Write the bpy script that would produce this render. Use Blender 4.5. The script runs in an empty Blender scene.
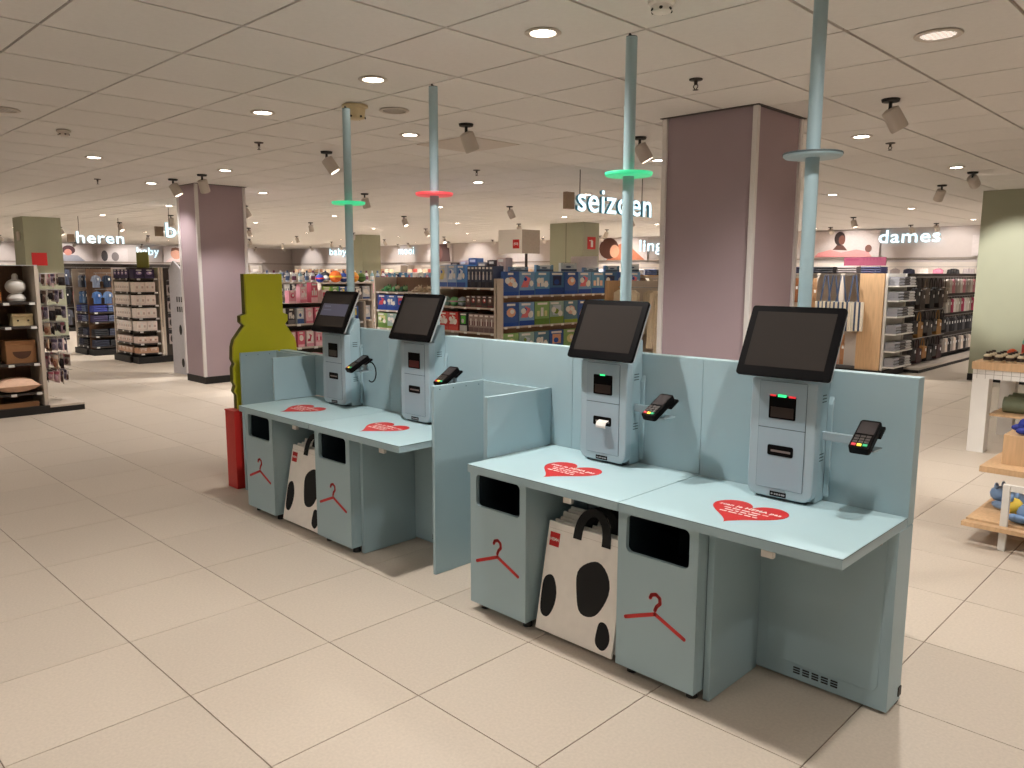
import bpy, math, random
from mathutils import Matrix, Vector

SC = bpy.context.scene
COL = SC.collection
random.seed(7)
PI = math.pi

# ------------------------------------------------------------------ camera, world, exposure
CAM_H = 1.5646
R_ = Vector((0.714, 0.700, 0.003)).normalized()
D_ = Vector((-0.692, 0.707, -0.1416)).normalized()
R_ = (R_ - D_ * R_.dot(D_)).normalized()
U_ = R_.cross(D_)
cam_d = bpy.data.cameras.new('camera')
cam = bpy.data.objects.new('camera', cam_d)
COL.objects.link(cam)
cam.matrix_world = Matrix(((R_.x, U_.x, -D_.x, 0), (R_.y, U_.y, -D_.y, 0), (R_.z, U_.z, -D_.z, CAM_H), (0, 0, 0, 1)))
cam_d.sensor_width = 36.0
cam_d.lens = 782.24 * 36.0 / 1024.0
cam_d.clip_start = 0.05
cam_d.clip_end = 200
SC.camera = cam
FPX = 782.24

def px(p):
    q = Vector(p) - Vector((0, 0, CAM_H)); z = q.dot(D_)
    if z < 0.05: return (-9e3, -9e3, z)
    return (512 + FPX * q.dot(R_) / z, 384 - FPX * q.dot(U_) / z, z)

w = bpy.data.worlds.new('world'); SC.world = w; w.use_nodes = True
w.node_tree.nodes['Background'].inputs[0].default_value = (0.9, 0.85, 0.8, 1)
w.node_tree.nodes['Background'].inputs[1].default_value = 0.25
SC.view_settings.view_transform = 'Standard'
SC.view_settings.look = 'None'
SC.view_settings.gamma = 1.0
SC.view_settings.use_curve_mapping = False
SC.view_settings.exposure = 0.70
LAMP_W = 62.0            # watts of an ordinary ceiling downlight
LAMP_COL = (1.0, 0.955, 0.90)

# ------------------------------------------------------------------ helpers
def lin(c):
    c /= 255.0
    return c / 12.92 if c <= 0.04045 else ((c + 0.055) / 1.055) ** 2.4
def rgb(r, g, b): return (lin(r), lin(g), lin(b), 1.0)

MATS = {}
def mat(name, col=None, rough=0.55, metal=0.0, emit=None, estr=0.0, noise=0.0, nscale=8.0, bump=0.0, bscale=200.0,
        coat=0.0, alpha=1.0, trans=0.0, rand=0.0, wood=False, spec=None):
    if name in MATS: return MATS[name]
    m = bpy.data.materials.new(name); m.use_nodes = True
    nt = m.node_tree; b = nt.nodes['Principled BSDF']
    c = rgb(*col) if col else (0.5, 0.5, 0.5, 1)
    b.inputs['Base Color'].default_value = c
    b.inputs['Roughness'].default_value = rough
    b.inputs['Metallic'].default_value = metal
    if spec is not None: b.inputs['Specular IOR Level'].default_value = spec
    if coat: b.inputs['Coat Weight'].default_value = coat
    if trans: b.inputs['Transmission Weight'].default_value = trans
    if alpha < 1: b.inputs['Alpha'].default_value = alpha
    if emit:
        b.inputs['Emission Color'].default_value = rgb(*emit); b.inputs['Emission Strength'].default_value = estr
    last = None
    if noise or wood or rand:
        tc = nt.nodes.new('ShaderNodeTexCoord'); mp = nt.nodes.new('ShaderNodeMapping')
        nt.links.new(tc.outputs['Object'], mp.inputs[0])
        if wood: mp.inputs['Scale'].default_value = (18, 18, 1.6)
        n = nt.nodes.new('ShaderNodeTexNoise'); n.inputs['Scale'].default_value = nscale; n.inputs['Detail'].default_value = 5
        nt.links.new(mp.outputs[0], n.inputs['Vector'])
        mr = nt.nodes.new('ShaderNodeMapRange')
        amt = noise if noise else 0.001
        mr.inputs['From Min'].default_value = 0.3; mr.inputs['From Max'].default_value = 0.7
        mr.inputs['To Min'].default_value = 1 - amt; mr.inputs['To Max'].default_value = 1 + amt
        nt.links.new(n.outputs['Fac'], mr.inputs['Value'])
        val = mr.outputs[0]
        if rand:
            oi = nt.nodes.new('ShaderNodeObjectInfo'); m2 = nt.nodes.new('ShaderNodeMapRange')
            m2.inputs['To Min'].default_value = 1 - rand; m2.inputs['To Max'].default_value = 1 + rand
            nt.links.new(oi.outputs['Random'], m2.inputs['Value'])
            mu = nt.nodes.new('ShaderNodeMath'); mu.operation = 'MULTIPLY'
            nt.links.new(val, mu.inputs[0]); nt.links.new(m2.outputs[0], mu.inputs[1]); val = mu.outputs[0]
        vm = nt.nodes.new('ShaderNodeVectorMath'); vm.operation = 'SCALE'
        vm.inputs[0].default_value = c[:3]
        nt.links.new(val, vm.inputs['Scale']); nt.links.new(vm.outputs[0], b.inputs['Base Color'])
    if bump:
        n2 = nt.nodes.new('ShaderNodeTexNoise'); n2.inputs['Scale'].default_value = bscale; n2.inputs['Detail'].default_value = 3
        tc2 = nt.nodes.new('ShaderNodeTexCoord'); nt.links.new(tc2.outputs['Object'], n2.inputs['Vector'])
        bp = nt.nodes.new('ShaderNodeBump'); bp.inputs['Strength'].default_value = bump; bp.inputs['Distance'].default_value = 0.002
        nt.links.new(n2.outputs['Fac'], bp.inputs['Height']); nt.links.new(bp.outputs[0], b.inputs['Normal'])
    MATS[name] = m
    return m

class MB:
    """collects faces with material slots; build() links ONE mesh object"""
    def __init__(s): s.v = []; s.f = []; s.m = []
    def add(s, vs, fs, mi=0):
        o = len(s.v); s.v += [tuple(v) for v in vs]
        for f in fs: s.f.append(tuple(i + o for i in f)); s.m.append(mi)
        return s
    def box(s, x0, x1, y0, y1, z0, z1, mi=0):
        if x0 > x1: x0, x1 = x1, x0
        if y0 > y1: y0, y1 = y1, y0
        return s.add([(x0, y0, z0), (x1, y0, z0), (x1, y1, z0), (x0, y1, z0), (x0, y0, z1), (x1, y0, z1), (x1, y1, z1), (x0, y1, z1)],
                     [(3, 2, 1, 0), (4, 5, 6, 7), (0, 1, 5, 4), (1, 2, 6, 5), (2, 3, 7, 6), (3, 0, 4, 7)], mi)
    def cyl(s, a, b, r0, r1=None, n=12, mi=0, cap=True):
        r1 = r0 if r1 is None else r1
        a = Vector(a); b = Vector(b); d = (b - a).normalized()
        t = Vector((1, 0, 0)) if abs(d.x) < 0.9 else Vector((0, 1, 0))
        e = d.cross(t).normalized(); g = d.cross(e)
        vs = []
        for i in range(n):
            c, q = math.cos(2 * PI * i / n), math.sin(2 * PI * i / n)
            vs.append(a + (e * c + g * q) * r0)
        for i in range(n):
            c, q = math.cos(2 * PI * i / n), math.sin(2 * PI * i / n)
            vs.append(b + (e * c + g * q) * r1)
        fs = [(i, (i + 1) % n, n + (i + 1) % n, n + i) for i in range(n)]
        if cap: fs += [tuple(range(n - 1, -1, -1)), tuple(range(n, 2 * n))]
        return s.add(vs, fs, mi)
    def tube(s, pts, r, n=8, mi=0):
        for a, b in zip(pts[:-1], pts[1:]):
            if (Vector(b) - Vector(a)).length > 1e-6: s.cyl(a, b, r, r, n, mi)
        return s
    def lathe(s, prof, n=16, c=(0, 0, 0), mi=0):
        vs = []
        for r, z in prof:
            for i in range(n):
                a = 2 * PI * i / n; vs.append((c[0] + r * math.cos(a), c[1] + r * math.sin(a), c[2] + z))
        fs = []
        for k in range(len(prof) - 1):
            for i in range(n):
                j = (i + 1) % n; fs.append((k * n + i, k * n + j, (k + 1) * n + j, (k + 1) * n + i))
        fs.append(tuple(range(n - 1, -1, -1))); k = (len(prof) - 1) * n; fs.append(tuple(range(k, k + n)))
        return s.add(vs, fs, mi)
    def ell(s, c, r, n=10, m=6, mi=0):
        vs = [(c[0], c[1], c[2] - r[2])]
        for k in range(1, m):
            t = -PI / 2 + PI * k / m
            for i in range(n):
                a = 2 * PI * i / n
                vs.append((c[0] + r[0] * math.cos(t) * math.cos(a), c[1] + r[1] * math.cos(t) * math.sin(a), c[2] + r[2] * math.sin(t)))
        vs.append((c[0], c[1], c[2] + r[2])); L = len(vs) - 1
        fs = [(0, 1 + (i + 1) % n, 1 + i) for i in range(n)]
        for k in range(m - 2):
            for i in range(n):
                j = (i + 1) % n; fs.append((1 + k * n + i, 1 + k * n + j, 1 + (k + 1) * n + j, 1 + (k + 1) * n + i))
        fs += [(L, 1 + (m - 2) * n + i, 1 + (m - 2) * n + (i + 1) % n) for i in range(n)]
        return s.add(vs, fs, mi)
    def prism(s, poly, axis, a, b, mi=0):
        """poly of 2D points extruded along axis ('x': (y,z), 'y': (x,z), 'z': (x,y)) from a to b"""
        def P(p, t):
            return (t, p[0], p[1]) if axis == 'x' else (p[0], t, p[1]) if axis == 'y' else (p[0], p[1], t)
        n = len(poly); vs = [P(p, a) for p in poly] + [P(p, b) for p in poly]
        fs = [(i, (i + 1) % n, n + (i + 1) % n, n + i) for i in range(n)] + [tuple(range(n - 1, -1, -1)), tuple(range(n, 2 * n))]
        return s.add(vs, fs, mi)
    def mesh(s, name, mats, smooth=False):
        me = bpy.data.meshes.new(name); me.from_pydata(s.v, [], s.f); me.validate()
        for m in (mats if isinstance(mats, (list, tuple)) else [mats]): me.materials.append(m)
        if len(me.polygons) == len(s.m): me.polygons.foreach_set('material_index', s.m)
        if smooth: me.polygons.foreach_set('use_smooth', [True] * len(me.polygons))
        import bmesh
        bm = bmesh.new(); bm.from_mesh(me); bmesh.ops.recalc_face_normals(bm, faces=bm.faces); bm.to_mesh(me); bm.free()
        if smooth:
            try: me.set_sharp_from_angle(angle=math.radians(40))
            except Exception: pass
        return me
    def build(s, name, mats, parent=None, smooth=False, bevel=0.0):
        return link(name, s.mesh(name, mats, smooth), parent, bevel=bevel)

def link(name, me, parent=None, loc=None, rz=0.0, bevel=0.0):
    o = bpy.data.objects.new(name, me); COL.objects.link(o)
    if parent: o.parent = parent
    if loc is not None: o.location = loc
    if rz: o.rotation_euler = (0, 0, rz)
    if bevel:
        b = o.modifiers.new('bevel', 'BEVEL'); b.width = bevel; b.segments = 2; b.limit_method = 'ANGLE'
    return o
def tag(o, label, cat, group=None):
    o['label'] = label; o['category'] = cat
    if group: o['group'] = group
    return o
def thing(name, label, cat, loc=(0, 0, 0), rz=0.0, group=None):
    o = bpy.data.objects.new(name, None); COL.objects.link(o)
    o.empty_display_size = 0.1; o.location = loc; o.rotation_euler = (0, 0, rz)
    return tag(o, label, cat, group)
def struct(o): o['kind'] = 'structure'; return o
def box(name, m, parent, x0, x1, y0, y1, z0, z1, bevel=0.0):
    return MB().box(x0, x1, y0, y1, z0, z1).build(name, m, parent, bevel=bevel)

def rrect(x0, x1, z0, z1, r, n=4):
    pts = []
    for cx, cz, a0 in ((x1 - r, z1 - r, 0), (x0 + r, z1 - r, PI / 2), (x0 + r, z0 + r, PI), (x1 - r, z0 + r, 1.5 * PI)):
        for k in range(n + 1):
            a = a0 + PI / 2 * k / n; pts.append((cx + r * math.cos(a), cz + r * math.sin(a)))
    return pts

def stroke(mb, pts, wd, y0, y1, mi=0):
    """thick polyline with rounded ends, in the XZ plane, thickness y0..y1"""
    for (a, b) in zip(pts[:-1], pts[1:]):
        ax, az = a; bx, bz = b; L = math.hypot(bx - ax, bz - az); nx, nz = -(bz - az) / L * wd / 2, (bx - ax) / L * wd / 2
        mb.prism([(ax + nx, az + nz), (ax - nx, az - nz), (bx - nx, bz - nz), (bx + nx, bz + nz)], 'y', y0, y1, mi)
    for p in pts:
        mb.prism([(p[0] + wd / 2 * math.cos(t * PI / 5), p[1] + wd / 2 * math.sin(t * PI / 5)) for t in range(10)], 'y', y0, y1, mi)

def text_mesh(s, size, ext, m, bold=0.0, align='LEFT'):
    cu = bpy.data.curves.new('lettering', 'FONT'); cu.body = s; cu.size = size; cu.extrude = ext; cu.offset = bold
    cu.align_x = align; cu.resolution_u = 3; cu.space_character = 1.06
    ob = bpy.data.objects.new('tmp', cu); COL.objects.link(ob)
    dg = bpy.context.evaluated_depsgraph_get(); dg.update()
    me = bpy.data.meshes.new_from_object(ob.evaluated_get(dg))
    bpy.data.objects.remove(ob); bpy.data.curves.remove(cu)
    me.materials.clear(); me.materials.append(m)
    xs = [v.co.x for v in me.vertices]
    me['w'] = (max(xs) - min(xs)) if xs else 0; me['x0'] = min(xs) if xs else 0
    return me

# ------------------------------------------------------------------ materials
M_floor = mat('floor_tile', (194, 181, 166), 0.5, noise=0.06, nscale=90, rand=0.025, bump=0.04, bscale=300)
M_grout = mat('grout', (116, 100, 88), 0.9, noise=0.05)
M_ceil = mat('ceiling_tile', (218, 215, 211), 0.9, noise=0.02, nscale=40, rand=0.015)
M_cgrid = mat('ceiling_grid', (150, 139, 129), 0.8, noise=0.02)
M_wall = mat('wall_paint', (196, 186, 182), 0.8, noise=0.02)
M_wall2 = mat('wall_low', (214, 204, 194), 0.8, noise=0.02)
M_blue = mat('pale_blue_laminate', (156, 180, 188), 0.42, noise=0.015, nscale=5)
M_bluetop = mat('pale_blue_top', (170, 196, 202), 0.38, noise=0.015, nscale=6)
M_edge = mat('dark_edge', (70, 84, 88), 0.6, noise=0.02)
M_kiosk = mat('kiosk_plastic', (160, 179, 188), 0.42, noise=0.01)
M_kiosk2 = mat('kiosk_panel', (152, 171, 182), 0.45, noise=0.01)
M_black = mat('black_plastic', (12, 11, 12), 0.45, noise=0.02, spec=0.06)
M_dark = mat('dark_inside', (38, 50, 57), 0.5, noise=0.05)
M_glass = mat('screen_glass', (50, 46, 44), 0.16, noise=0.01, spec=0.16)
M_silver = mat('silver_edge', (186, 190, 194), 0.35, 0.3, noise=0.01)
M_red = mat('red_print', (190, 32, 32), 0.5, noise=0.02)
M_redbox = mat('red_box', (192, 42, 38), 0.45, noise=0.03)
M_white = mat('white_paint', (228, 224, 218), 0.5, noise=0.01)
M_cream = mat('cream_paint', (205, 192, 178), 0.55, noise=0.02)
M_paper = mat('paper_bag', (240, 234, 226), 0.8, noise=0.03, nscale=20)
M_strap = mat('black_strap', (9, 9, 10), 0.8, noise=0.05)
M_pink = mat('mauve_column', (166, 147, 153), 0.6, noise=0.02, nscale=3)
M_sage = mat('sage_column', (158, 160, 138), 0.65, noise=0.02, nscale=3)
M_trim = mat('column_trim', (226, 221, 219), 0.4, 0.1, noise=0.01)
M_base = mat('black_base', (24, 22, 21), 0.6, noise=0.04)
M_green = mat('lime_board', (184, 184, 24), 0.5, noise=0.03)
M_wood = mat('light_wood', (205, 168, 128), 0.55, noise=0.10, nscale=3, wood=True)
M_wood2 = mat('brown_wood', (122, 92, 70), 0.6, noise=0.10, nscale=3, wood=True)
M_rack = mat('dark_rack', (62, 54, 50), 0.5, noise=0.04)
M_lightrack = mat('light_rack', (196, 184, 172), 0.5, noise=0.02)
M_chrome = mat('steel', (170, 168, 166), 0.3, 0.8, noise=0.01)
M_lamp = mat('lamp_glow', (255, 250, 240), 0.4, emit=(255, 244, 228), estr=14.0)
M_lampdim = mat('lamp_dim_lens', (235, 228, 220), 0.3, emit=(255, 246, 236), estr=0.7)
M_fix = mat('fixture_white', (196, 186, 176), 0.5, noise=0.02)
M_fixdark = mat('fixture_dark', (26, 24, 24), 0.6, noise=0.02)
M_sign = mat('sign_glow', (240, 250, 255), 0.4, emit=(190, 226, 240), estr=1.05)
M_signside = mat('sign_side', (70, 120, 135), 0.5, emit=(60, 130, 150), estr=0.12)
M_ringg = mat('ring_green', (70, 200, 150), 0.4, emit=(60, 225, 150), estr=0.35)
M_ringr = mat('ring_red', (220, 80, 86), 0.4, emit=(240, 80, 88), estr=0.30)
M_ledg = mat('led_green', (60, 230, 140), 0.4, emit=(60, 255, 150), estr=0.8)
M_ledr = mat('led_red', (230, 50, 60), 0.4, emit=(255, 60, 70), estr=0.4)
M_ledy = mat('led_yellow', (230, 210, 70), 0.4, emit=(240, 220, 70), estr=0.5)
M_keyr = mat('key_red', (220, 60, 70), 0.5, noise=0.02); M_keyg = mat('key_green', (50, 190, 130), 0.5, noise=0.02)
M_price = mat('price_tag', (232, 230, 226), 0.6, noise=0.01)
def C(r, g, b, rough=0.65): return mat('c_%d_%d_%d' % (r, g, b), (r, g, b), rough, noise=0.05, nscale=25)

# ------------------------------------------------------------------ structure: floor, ceiling, walls
XW, YW, XE, YE = -38.0, 22.0, 4.0, -5.0
CZ = 2.738
def tiles(parent, name, x_off, y_off, sx, sy, gx, gy, z0, z1, m, indiv, flip):
    tl = []
    i0 = math.floor((XW - x_off) / sx); i1 = math.ceil((XE - x_off) / sx)
    j0 = math.floor((YE - y_off) / sy); j1 = math.ceil((YW - y_off) / sy)
    for i in range(i0, i1):
        for j in range(j0, j1):
            x0 = max(x_off + i * sx, XW + 0.01); x1 = min(x_off + (i + 1) * sx, XE - 0.01)
            y0 = max(y_off + j * sy, YE + 0.01); y1 = min(y_off + (j + 1) * sy, YW - 0.01)
            if x1 - x0 < 0.05 or y1 - y0 < 0.05: continue
            best = -1; vis = False
            for p in ((x0, y0), (x1, y0), (x1, y1), (x0, y1), ((x0 + x1) / 2, (y0 + y1) / 2)):
                q = px((p[0], p[1], z0))
                if -5 < q[0] < 1029 and -5 < q[1] < 773 and q[2] > 0: vis = True
            q = px(((x0 + x1) / 2, (y0 + y1) / 2, z0))
            full = abs(x1 - x0 - sx) < 1e-4 and abs(y1 - y0 - sy) < 1e-4
            tl.append((0 if (vis and full) else 1, math.hypot((x0 + x1) / 2, (y0 + y1) / 2), x0, x1, y0, y1))
    tl.sort()
    bx = sx / 2 - gx / 2; by = sy / 2 - gy / 2; e = 0.0008
    t = MB()
    za, zb = (z1, z0) if not flip else (z0, z1)     # za: visible face
    t.add([(-bx + e, -by + e, za), (bx - e, -by + e, za), (bx - e, by - e, za), (-bx + e, by - e, za),
           (-bx, -by, za + (e if flip else -e)), (bx, -by, za + (e if flip else -e)), (bx, by, za + (e if flip else -e)), (-bx, by, za + (e if flip else -e)),
           (-bx, -by, zb), (bx, -by, zb), (bx, by, zb), (-bx, by, zb)],
          [(0, 1, 2, 3)] + [(k, (k + 1) % 4, 4 + (k + 1) % 4, 4 + k) for k in range(4)] + [(4 + k, 4 + (k + 1) % 4, 8 + (k + 1) % 4, 8 + k) for k in range(4)] + [(11, 10, 9, 8)])
    me = t.mesh(name, m)
    rest = MB()
    for n, (_, _, x0, x1, y0, y1) in enumerate(tl):
        if n < indiv: link(name, me, parent, ((x0 + x1) / 2, (y0 + y1) / 2, 0))
        else: rest.box(x0 + gx / 2, x1 - gx / 2, y0 + gy / 2, y1 - gy / 2, z0, z1)
    r = rest.build(name + 's_further_out', m, parent); r['kind'] = 'stuff'

fl = struct(box('floor', M_grout, None, XW, XE, YE, YW, -0.06, -0.003))
tiles(fl, 'floor_tile', -1.5505, 1.7051, 0.602, 0.598, 0.004, 0.004, -0.0029, 0.0, M_floor, 300, False)
ce = struct(box('ceiling', M_cgrid, None, XW, XE, YE, YW, CZ + 0.012, CZ + 0.1))
tiles(ce, 'ceiling_tile', -3.725, 1.9364, 0.6883, 0.6952, 0.018, 0.014, CZ, CZ + 0.0119, M_ceil, 300, True)
struct(box('wall_back', M_wall, None, XW, XE, YW, YW + 0.1, -0.06, CZ + 0.1))
struct(box('wall_left', M_wall, None, XW - 0.1, XW, YE, YW, -0.06, CZ + 0.1))
struct(box('wall_right', M_wall2, None, XE, XE + 0.1, YE, YW, -0.06, CZ + 0.1))
struct(box('wall_front', M_wall2, None, XW, XE, YE - 0.1, YE, -0.06, CZ + 0.1))
struct(box('trim_1', M_cgrid, None, XW + 0.01, XE, YW - 0.05, YW - 0.001, 1.93, 1.97))
struct(box('trim_2', M_cgrid, None, XW + 0.001, XW + 0.05, YE, YW - 0.06, 1.93, 1.97))

# ------------------------------------------------------------------ ceiling lights
def lamp(parent, loc, direction, watts, angle=110, blend=0.8, size=0.05):
    ld = bpy.data.lights.new('lamp_light', 'SPOT'); ld.energy = watts; ld.color = LAMP_COL
    ld.spot_size = math.radians(angle); ld.spot_blend = blend; ld.shadow_soft_size = size
    o = bpy.data.objects.new('lamp_light', ld); COL.objects.link(o); o.parent = parent
    o.location = loc; o.rotation_euler = Vector(direction).to_track_quat('-Z', 'Y').to_euler()
    return o
ring_me = MB().lathe([(0.062, -0.001), (0.085, -0.001), (0.092, -0.006), (0.086, -0.010), (0.066, -0.010), (0.062, -0.004)], 24).mesh('ring', M_fix, True)
lens_me = MB().lathe([(0.001, -0.0025), (0.060, -0.0025), (0.060, -0.006), (0.001, -0.007)], 20).mesh('lens', M_lamp)
lens_dim_me = MB().lathe([(0.001, -0.0025), (0.080, -0.0025), (0.080, -0.006), (0.001, -0.007)], 20).mesh('lens', M_lampdim)
big_ring_me = MB().lathe([(0.082, -0.001), (0.105, -0.001), (0.112, -0.006), (0.106, -0.011), (0.086, -0.011), (0.082, -0.004)], 24).mesh('ring', M_fix, True)
lens_off_me = MB().lathe([(0.001, -0.0025), (0.080, -0.0025), (0.080, -0.006), (0.001, -0.007)], 20).mesh('lens', mat('lamp_off_lens', (150, 142, 134), 0.3, noise=0.02))
louv = MB()
for k in range(-3, 4):
    l_ = math.sqrt(0.08 ** 2 - (0.022 * k) ** 2); louv.box(-l_, l_, 0.022 * k - 0.0015, 0.022 * k + 0.0015, -0.0095, -0.0072)
louv_me = louv.mesh('louvre', M_fix)
def downlight(x, y, label, group=None, watts=1.0, lit=True, big=False, aim=(0, 0, -1), angle=110):
    t = thing('downlight', label, 'ceiling light', (x, y, CZ), 0, group)
    link('ring', big_ring_me if big else ring_me, t)
    link('lens', (lens_dim_me if lit else lens_off_me) if big else lens_me, t)
    if big: link('louvre', louv_me, t)
    if lit: lamp(t, (0, 0, -0.03), aim, LAMP_W * watts, angle)
    return t
# gimbal spotlight: mount plate, bracket, tilted can with a bright mouth
gb = MB(); gb.lathe([(0.02, -0.022), (0.055, -0.020), (0.06, -0.001), (0.02, -0.001)], 16)
plate_me = gb.mesh('mount_plate', M_fixdark)
can_me = MB().lathe([(0.030, 0.012), (0.058, 0.0), (0.060, -0.13), (0.057, -0.145), (0.050, -0.145), (0.046, -0.12)], 18).mesh('lamp_can', M_fix, True)
mouth_me = MB().lathe([(0.001, -0.119), (0.045, -0.121), (0.045, -0.126), (0.001, -0.128)], 14).mesh('lamp_mouth', M_lamp)
arm_me = MB().cyl((0, 0, -0.02), (0, 0, -0.075), 0.012, 0.012, 8).mesh('bracket', M_fixdark)
def spot(x, y, aim, label, group=None, watts=1.0, angle=60, lit=True):
    t = thing('ceiling_spotlight', label, 'spotlight', (x, y, CZ), 0, group)
    link('mount_plate', plate_me, t); link('bracket', arm_me, t)
    a = Vector(aim).normalized()
    q = a.to_track_quat('-Z', 'Y').to_euler()
    c = link('lamp_can', can_me, t, (0, 0, -0.075)); c.rotation_euler = q
    m = link('lamp_mouth', mouth_me, c)
    if lit: lamp(t, tuple(Vector((0, 0, -0.075)) + a * 0.16), a, LAMP_W * watts, angle, 0.6)
    return t

downlight(-2.74, 3.01, 'bright round downlight in the ceiling left of the nearest tall pole tops', watts=0.8, aim=(0.1, 0.75, -1), angle=75)
downlight(-4.13, 2.99, 'bright round downlight in the ceiling above the two left kiosk poles', watts=0.7, aim=(-0.1, 0.75, -1), angle=75)
downlight(-5.56, 3.02, 'small tilted bright downlight left of the beige smoke detector', watts=1.0, aim=(-0.55, 0.5, -1), angle=75)
downlight(-4.79, 3.65, 'unlit round ceiling downlight right of the beige smoke detector', lit=False, big=True)
downlight(-5.52, 4.37, 'flat round ceiling downlight between the two left poles', watts=0.8)
downlight(-8.99, 2.95, 'round ceiling downlight above the aisle left of the mauve column', watts=1.0)
downlight(-9.0, 4.38, 'round ceiling downlight just right of the far mauve column', watts=0.9)
downlight(-11.04, 4.32, 'round ceiling downlight left of the far mauve column', watts=0.9)
downlight(-6.85, 1.65, 'round ceiling downlight at the left edge of the photo', lit=False, big=True)
downlight(-1.35, 4.39, 'large round louvred downlight at the upper right', watts=1.5, big=True, angle=155)
downlight(-2.74, 7.11, 'flat round downlight right of the nearest pole disc', watts=0.9)
downlight(-2.74, 9.86, 'small flat downlight towards the right hand green column', watts=0.9)
downlight(-4.84, 7.14, 'flat downlight beside the left edge of the large mauve column', watts=0.9)
downlight(-7.72, 7.24, 'small flat downlight above the toy shelves', watts=1.0)
spot(-4.81, 4.38, (0.1, 0.45, -1), 'grey tilted ceiling spotlight right of the second pole', watts=1.0)
spot(-6.89, 4.41, (0.45, 0.5, -1), 'grey tilted ceiling spotlight left of the first pole', watts=1.0)
spot(-4.16, 5.84, (0.45, 0.35, -1), 'grey tilted ceiling spotlight beside the third pole', watts=0.8)
spot(-2.04, 5.76, (0.45, 0.45, -1), 'grey tilted ceiling spotlight nearest on the right', watts=1.3)
spot(-10.36, 4.33, (0.3, 0.4, -1), 'grey spotlight in front of the far mauve column', watts=0.3)
spot(-9.62, 4.38, (-0.3, 0.42, -1), 'bright mouthed spotlight to the right above the far mauve column', watts=1.0, angle=75)
spot(-2.73, 10.47, (0.02, 2.48, -1.15), 'white can spotlight lit above the right aisle', watts=4.0, angle=40)
spot(-3.41, 11.71, (-0.5, 0.5, -1), 'white can spotlight lit towards the bag shelves', watts=1.0, angle=70)
# rows of downlights above the till area and behind the photographer, on the ceiling's own spacing
GR = 'downlights in the ceiling above the front of the tills'
for x, y, wt in ((-2.72, 2.20, 1.8), (-0.65, 2.25, 0.95), (-4.13, -0.45, 0.38), (-2.05, 0.24, 0.28), (0.03, 0.24, 0.30), (1.4, 3.0, 0.55), (0.6, 5.8, 1.0),
                 (-2.74, -1.8, 1.0), (-5.5, -1.8, 1.0), (-8.2, 0.24, 1.0), (-11.0, 0.24, 1.0), (1.4, -1.8, 1.0), (1.4, 8.6, 1.0)):
    downlight(x, y, 'round ceiling downlight over the floor in front of the tills', GR, wt, angle=150)
GF = 'ceiling downlights over the far shop floor'
GS = 'ceiling spotlights over the far shop floor'
far = random.Random(3)
for i in range(8):
    for j in range(5):
        x = -7.7 - 3.44 * i; y = 6.0 + 3.48 * j
        if y > 21 or x > -8 and j == 0: continue
        q = px((x, y, CZ))
        if not (-200 < q[0] < 1200): continue
        downlight(x, y, 'small round downlight in the far ceiling', GF, 3.0, angle=130)
        spot(x + 1.03, y + 0.7 + far.random() * 0.5, (far.uniform(-.5, .5), far.uniform(-.2, .6), -1), 'small can spotlight in the far ceiling', GS, 1.2, angle=75, lit=(i + j) % 2 == 0)
for x, y in ((-5.0, 12.0), (-5.0, 15.5), (-5.0, 19.5), (-2.0, 16.0), (-2.0, 19.5), (-15.0, 2.6), (-18.5, 2.6), (-23.0, 2.6), (-13.0, 20.6), (-17.0, 20.6), (-9.0, 20.6)):
    downlight(x, y, 'small round downlight in the far ceiling', GF, 2.6, angle=130)
for k in range(14):
    spot(-36.0 + 2.5 * k, 20.4, (0.0, 1.0, -0.62), 'small spotlight in the far ceiling aimed at the back wall', 'spotlights along the back wall', 1.0, angle=85)
for k in range(6):
    spot(-36.2, 5.5 + 2.7 * k, (-1.0, 0.0, -0.62), 'small spotlight in the far ceiling aimed at the left wall', 'spotlights along the left wall', 1.3, angle=90)

# sprinklers and detectors
def sprinkler(x, y, label):
    t = thing('sprinkler', label, 'sprinkler', (x, y, CZ))
    MB().lathe([(0.01, -0.012), (0.040, -0.008), (0.042, -0.001), (0.01, -0.001)], 14).build('escutcheon', M_rack, t)
    MB().cyl((0, 0, -0.01), (0, 0, -0.035), 0.012, 0.010, 8).build('body', M_rack, t)
    m = MB()
    for sx in (-1, 1): m.tube([(sx * 0.010, 0, -0.033), (sx * 0.016, 0, -0.045), (sx * 0.004, 0, -0.062)], 0.003, 6)
    m.lathe([(0.003, -0.062), (0.018, -0.064), (0.018, -0.066), (0.003, -0.067)], 10); m.build('deflector', M_rack, t)
sprinkler(-2.70, 4.36, 'ceiling sprinkler left of the large mauve column')
sprinkler(-6.87, 3.68, 'ceiling sprinkler between the far mauve column and the first pole')
sprinkler(-2.69, 7.66, 'ceiling sprinkler right of the nearest pole disc')
sprinkler(-6.84, 6.39, 'ceiling sprinkler above the toy shelves')
sprinkler(-11.08, 3.66, 'ceiling sprinkler left of the far mauve column')
def detector(x, y, m, label, r=0.055, hgt=0.05):
    t = thing('smoke_detector', label, 'smoke detector', (x, y, CZ))
    MB().lathe([(r * 0.9, -0.001), (r, -0.006), (r, -0.018), (r * 0.82, -0.024)][::-1], 18).build('base', m, t)
    MB().lathe([(r * 0.45, -hgt), (r * 0.7, -hgt + 0.006), (r * 0.8, -0.0245), (r * 0.4, -0.0245)], 18).build('chamber', m, t)
    s = MB()
    for k in range(6):
        a = k * PI / 3; s.cyl((r * 0.72 * math.cos(a), r * 0.72 * math.sin(a), -hgt + 0.012), (r * 0.79 * math.cos(a), r * 0.79 * math.sin(a), -hgt + 0.014), 0.008, 0.008, 6)
    s.build('vent', M_fixdark, t)
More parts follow.
